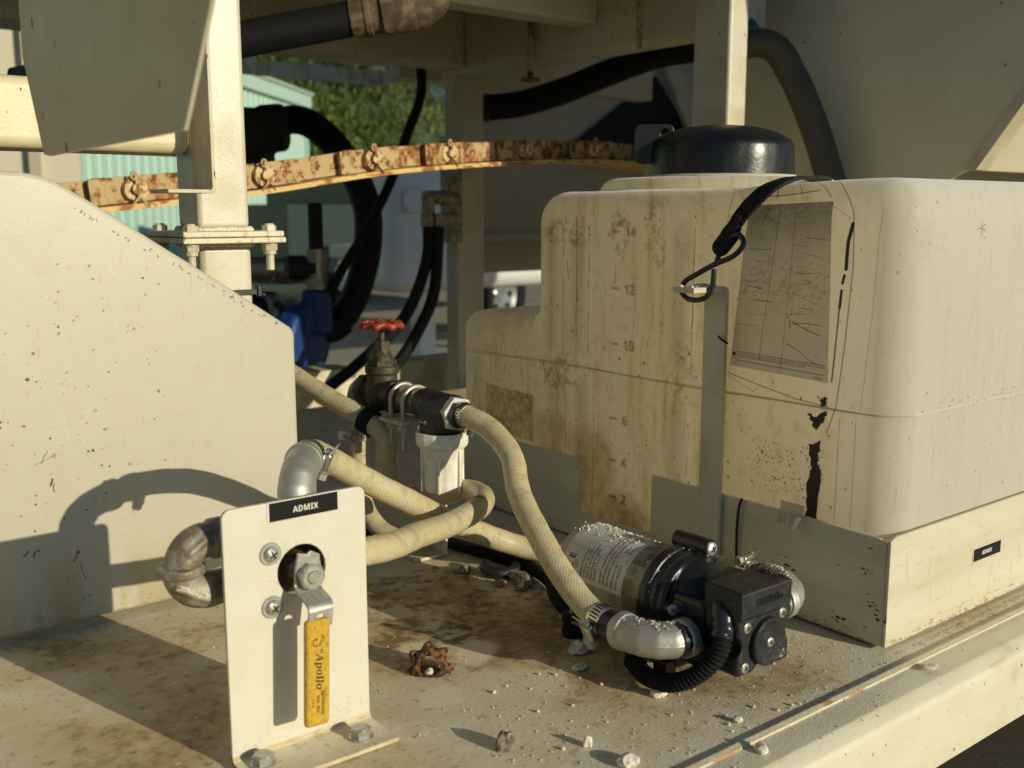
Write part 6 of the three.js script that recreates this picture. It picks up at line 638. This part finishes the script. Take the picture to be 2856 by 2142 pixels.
{
  const tk = thing('parked_truck', 'dark parked truck with bright wheel seen past the loop hose', 'truck', [6.4, -0.8, -11.6]); const c = [6.4, -0.415, -11.57]; truckWheel(tk, c, 0.385); const dk = std({ color: lin(0.03, 0.045, 0.04), roughness: 0.4 });
  const ud = V(0.94, 0, -0.35); const bx = (s0, s1, y0, y1, d0, d1, m, n) => { const q = new THREE.BoxGeometry(s1 - s0, y1 - y0, d1 - d0); const C = v3(c).addScaledVector(ud, (s0 + s1) / 2).addScaledVector(V(0.35, 0, 0.94), (d0 + d1) / 2); q.rotateY(Math.atan2(-ud.z, ud.x)); q.translate(C.x, (y0 + y1) / 2, C.z); return part(tk, n, q, m); };
  bx(-0.75, 3.2, -0.35, 0.45, -1.9, -0.14, dk, 'body'); bx(0.6, 2.6, 0.451, 0.95, -1.8, -0.2, dk, 'cab'); bx(-0.8, 3.2, -0.5, -0.351, -1.8, -0.2, blackMat, 'chassis');
  const t2 = thing('parked_trailer', 'low trailer with a chrome wheel seen between post and tank', 'trailer', [6.08, -0.8, -7.95]); truckWheel(t2, [6.08, -0.42, -7.95], 0.38); part(t2, 'bed', box(5.4, 8.4, -0.12, 0.02, -10, -8.1, 0.02), std({ color: lin(0.4, 0.4, 0.38), roughness: 0.6 })); part(t2, 'fender', box(5.7, 6.6, -0.02, 0.06, -8.09, -7.8, 0.02), std({ color: lin(0.5, 0.5, 0.48), roughness: 0.4 }));
}
{
  const leafCols = [lin(0.16, 0.23, 0.035), lin(0.13, 0.19, 0.03), lin(0.2, 0.24, 0.045), lin(0.11, 0.16, 0.03)], rT = rng(101), bark = std({ color: lin(0.09, 0.07, 0.05), roughness: 0.95, bumpMap: fineBump, bumpScale: 0.01 });
  const leafMat = leafCols.map((c) => phy({ color: c, roughness: 0.7, transmission: 0.3, thickness: 0, side: THREE.DoubleSide }));
  const trees = [[14.67, -31.74, 7.2, 'bushy green tree rising just right of the shed roof'], [17.52, -32.03, 8.6, 'tallest green tree in the middle of the gap'], [17.65, -28.11, 7.6, 'yellow green tree nearest the rear post'], [21.64, -31.33, 8, 'dark tree half hidden by the rear post'], [19.29, -38.29, 9.4, 'far tree showing sky through its top above the others'], [22.63, -38.19, 10, 'far pale tree behind the tallest one'], [7.31, -32.45, 10, 'tree top showing above the shed at the left edge'], [16.87, -42.75, 9, 'tree hidden mostly behind the flanged post'], [13.92, -25.96, 4.2, 'low dark shrub beside the corner of the shed'], [15.22, -26.21, 4.6, 'low shrub seen behind the loop hose']];
  trees.forEach(([tx, tz, h, label], ti) => {
    const b = V(tx, -0.8, tz); const t = thing('broadleaf_tree', label, 'tree', [b.x, b.y, b.z], 'trees beyond the yard');
    part(t, 'trunk', [cyl(V(b.x, -0.8, b.z), V(b.x + 0.1, -0.8 + h * 0.45, b.z), 0.22, 0.13, 10), cyl(V(b.x + 0.1, -0.8 + h * 0.42, b.z), V(b.x + 0.9, -0.8 + h * 0.7, b.z + 0.3), 0.11, 0.05, 8), cyl(V(b.x + 0.1, -0.8 + h * 0.4, b.z), V(b.x - 0.8, -0.8 + h * 0.72, b.z - 0.2), 0.11, 0.05, 8)], bark);
    const pos = [], clumps = []; for (let k = 0; k < 46; k++) { const a = rT() * 6.28, y = 0.03 + 0.93 * rT(), rr = h * 0.3 * Math.sqrt(Math.sin(Math.PI * Math.min(0.98, y * 0.9 + 0.08))) * Math.sqrt(rT()); clumps.push([Math.cos(a) * rr, y * h, Math.sin(a) * rr, 0.5 + 0.7 * rT()]); }
    for (let k = 0; k < 15000; k++) { const c = clumps[Math.floor(rT() * clumps.length)], u = rT() * 2 - 1, th = rT() * 6.28, q = c[3] * Math.cbrt(0.25 + 0.75 * rT()), s = Math.sqrt(1 - u * u), x = b.x + c[0] + q * s * Math.cos(th), y = -0.8 + c[1] + q * u * 0.75, z = b.z + c[2] + q * s * Math.sin(th), L = 0.09 + 0.07 * rT(), a1 = rT() * 6.28, e = (rT() - 0.5) * 2.4; const dx_ = Math.cos(a1) * Math.cos(e) * L, dy_ = Math.sin(e) * L, dz_ = Math.sin(a1) * Math.cos(e) * L, w = 0.5 * L, wx = -Math.sin(a1) * w, wz = Math.cos(a1) * w; pos.push(x - dx_, y - dy_, z - dz_, x + wx, y, z + wz, x + dx_, y + dy_, z + dz_); }
    const g = new THREE.BufferGeometry(); g.setAttribute('position', new THREE.Float32BufferAttribute(pos, 3)); g.computeVertexNormals(); part(t, 'crown', g, leafMat[ti % 4]);
  });
}
renderer.render(scene, camera);
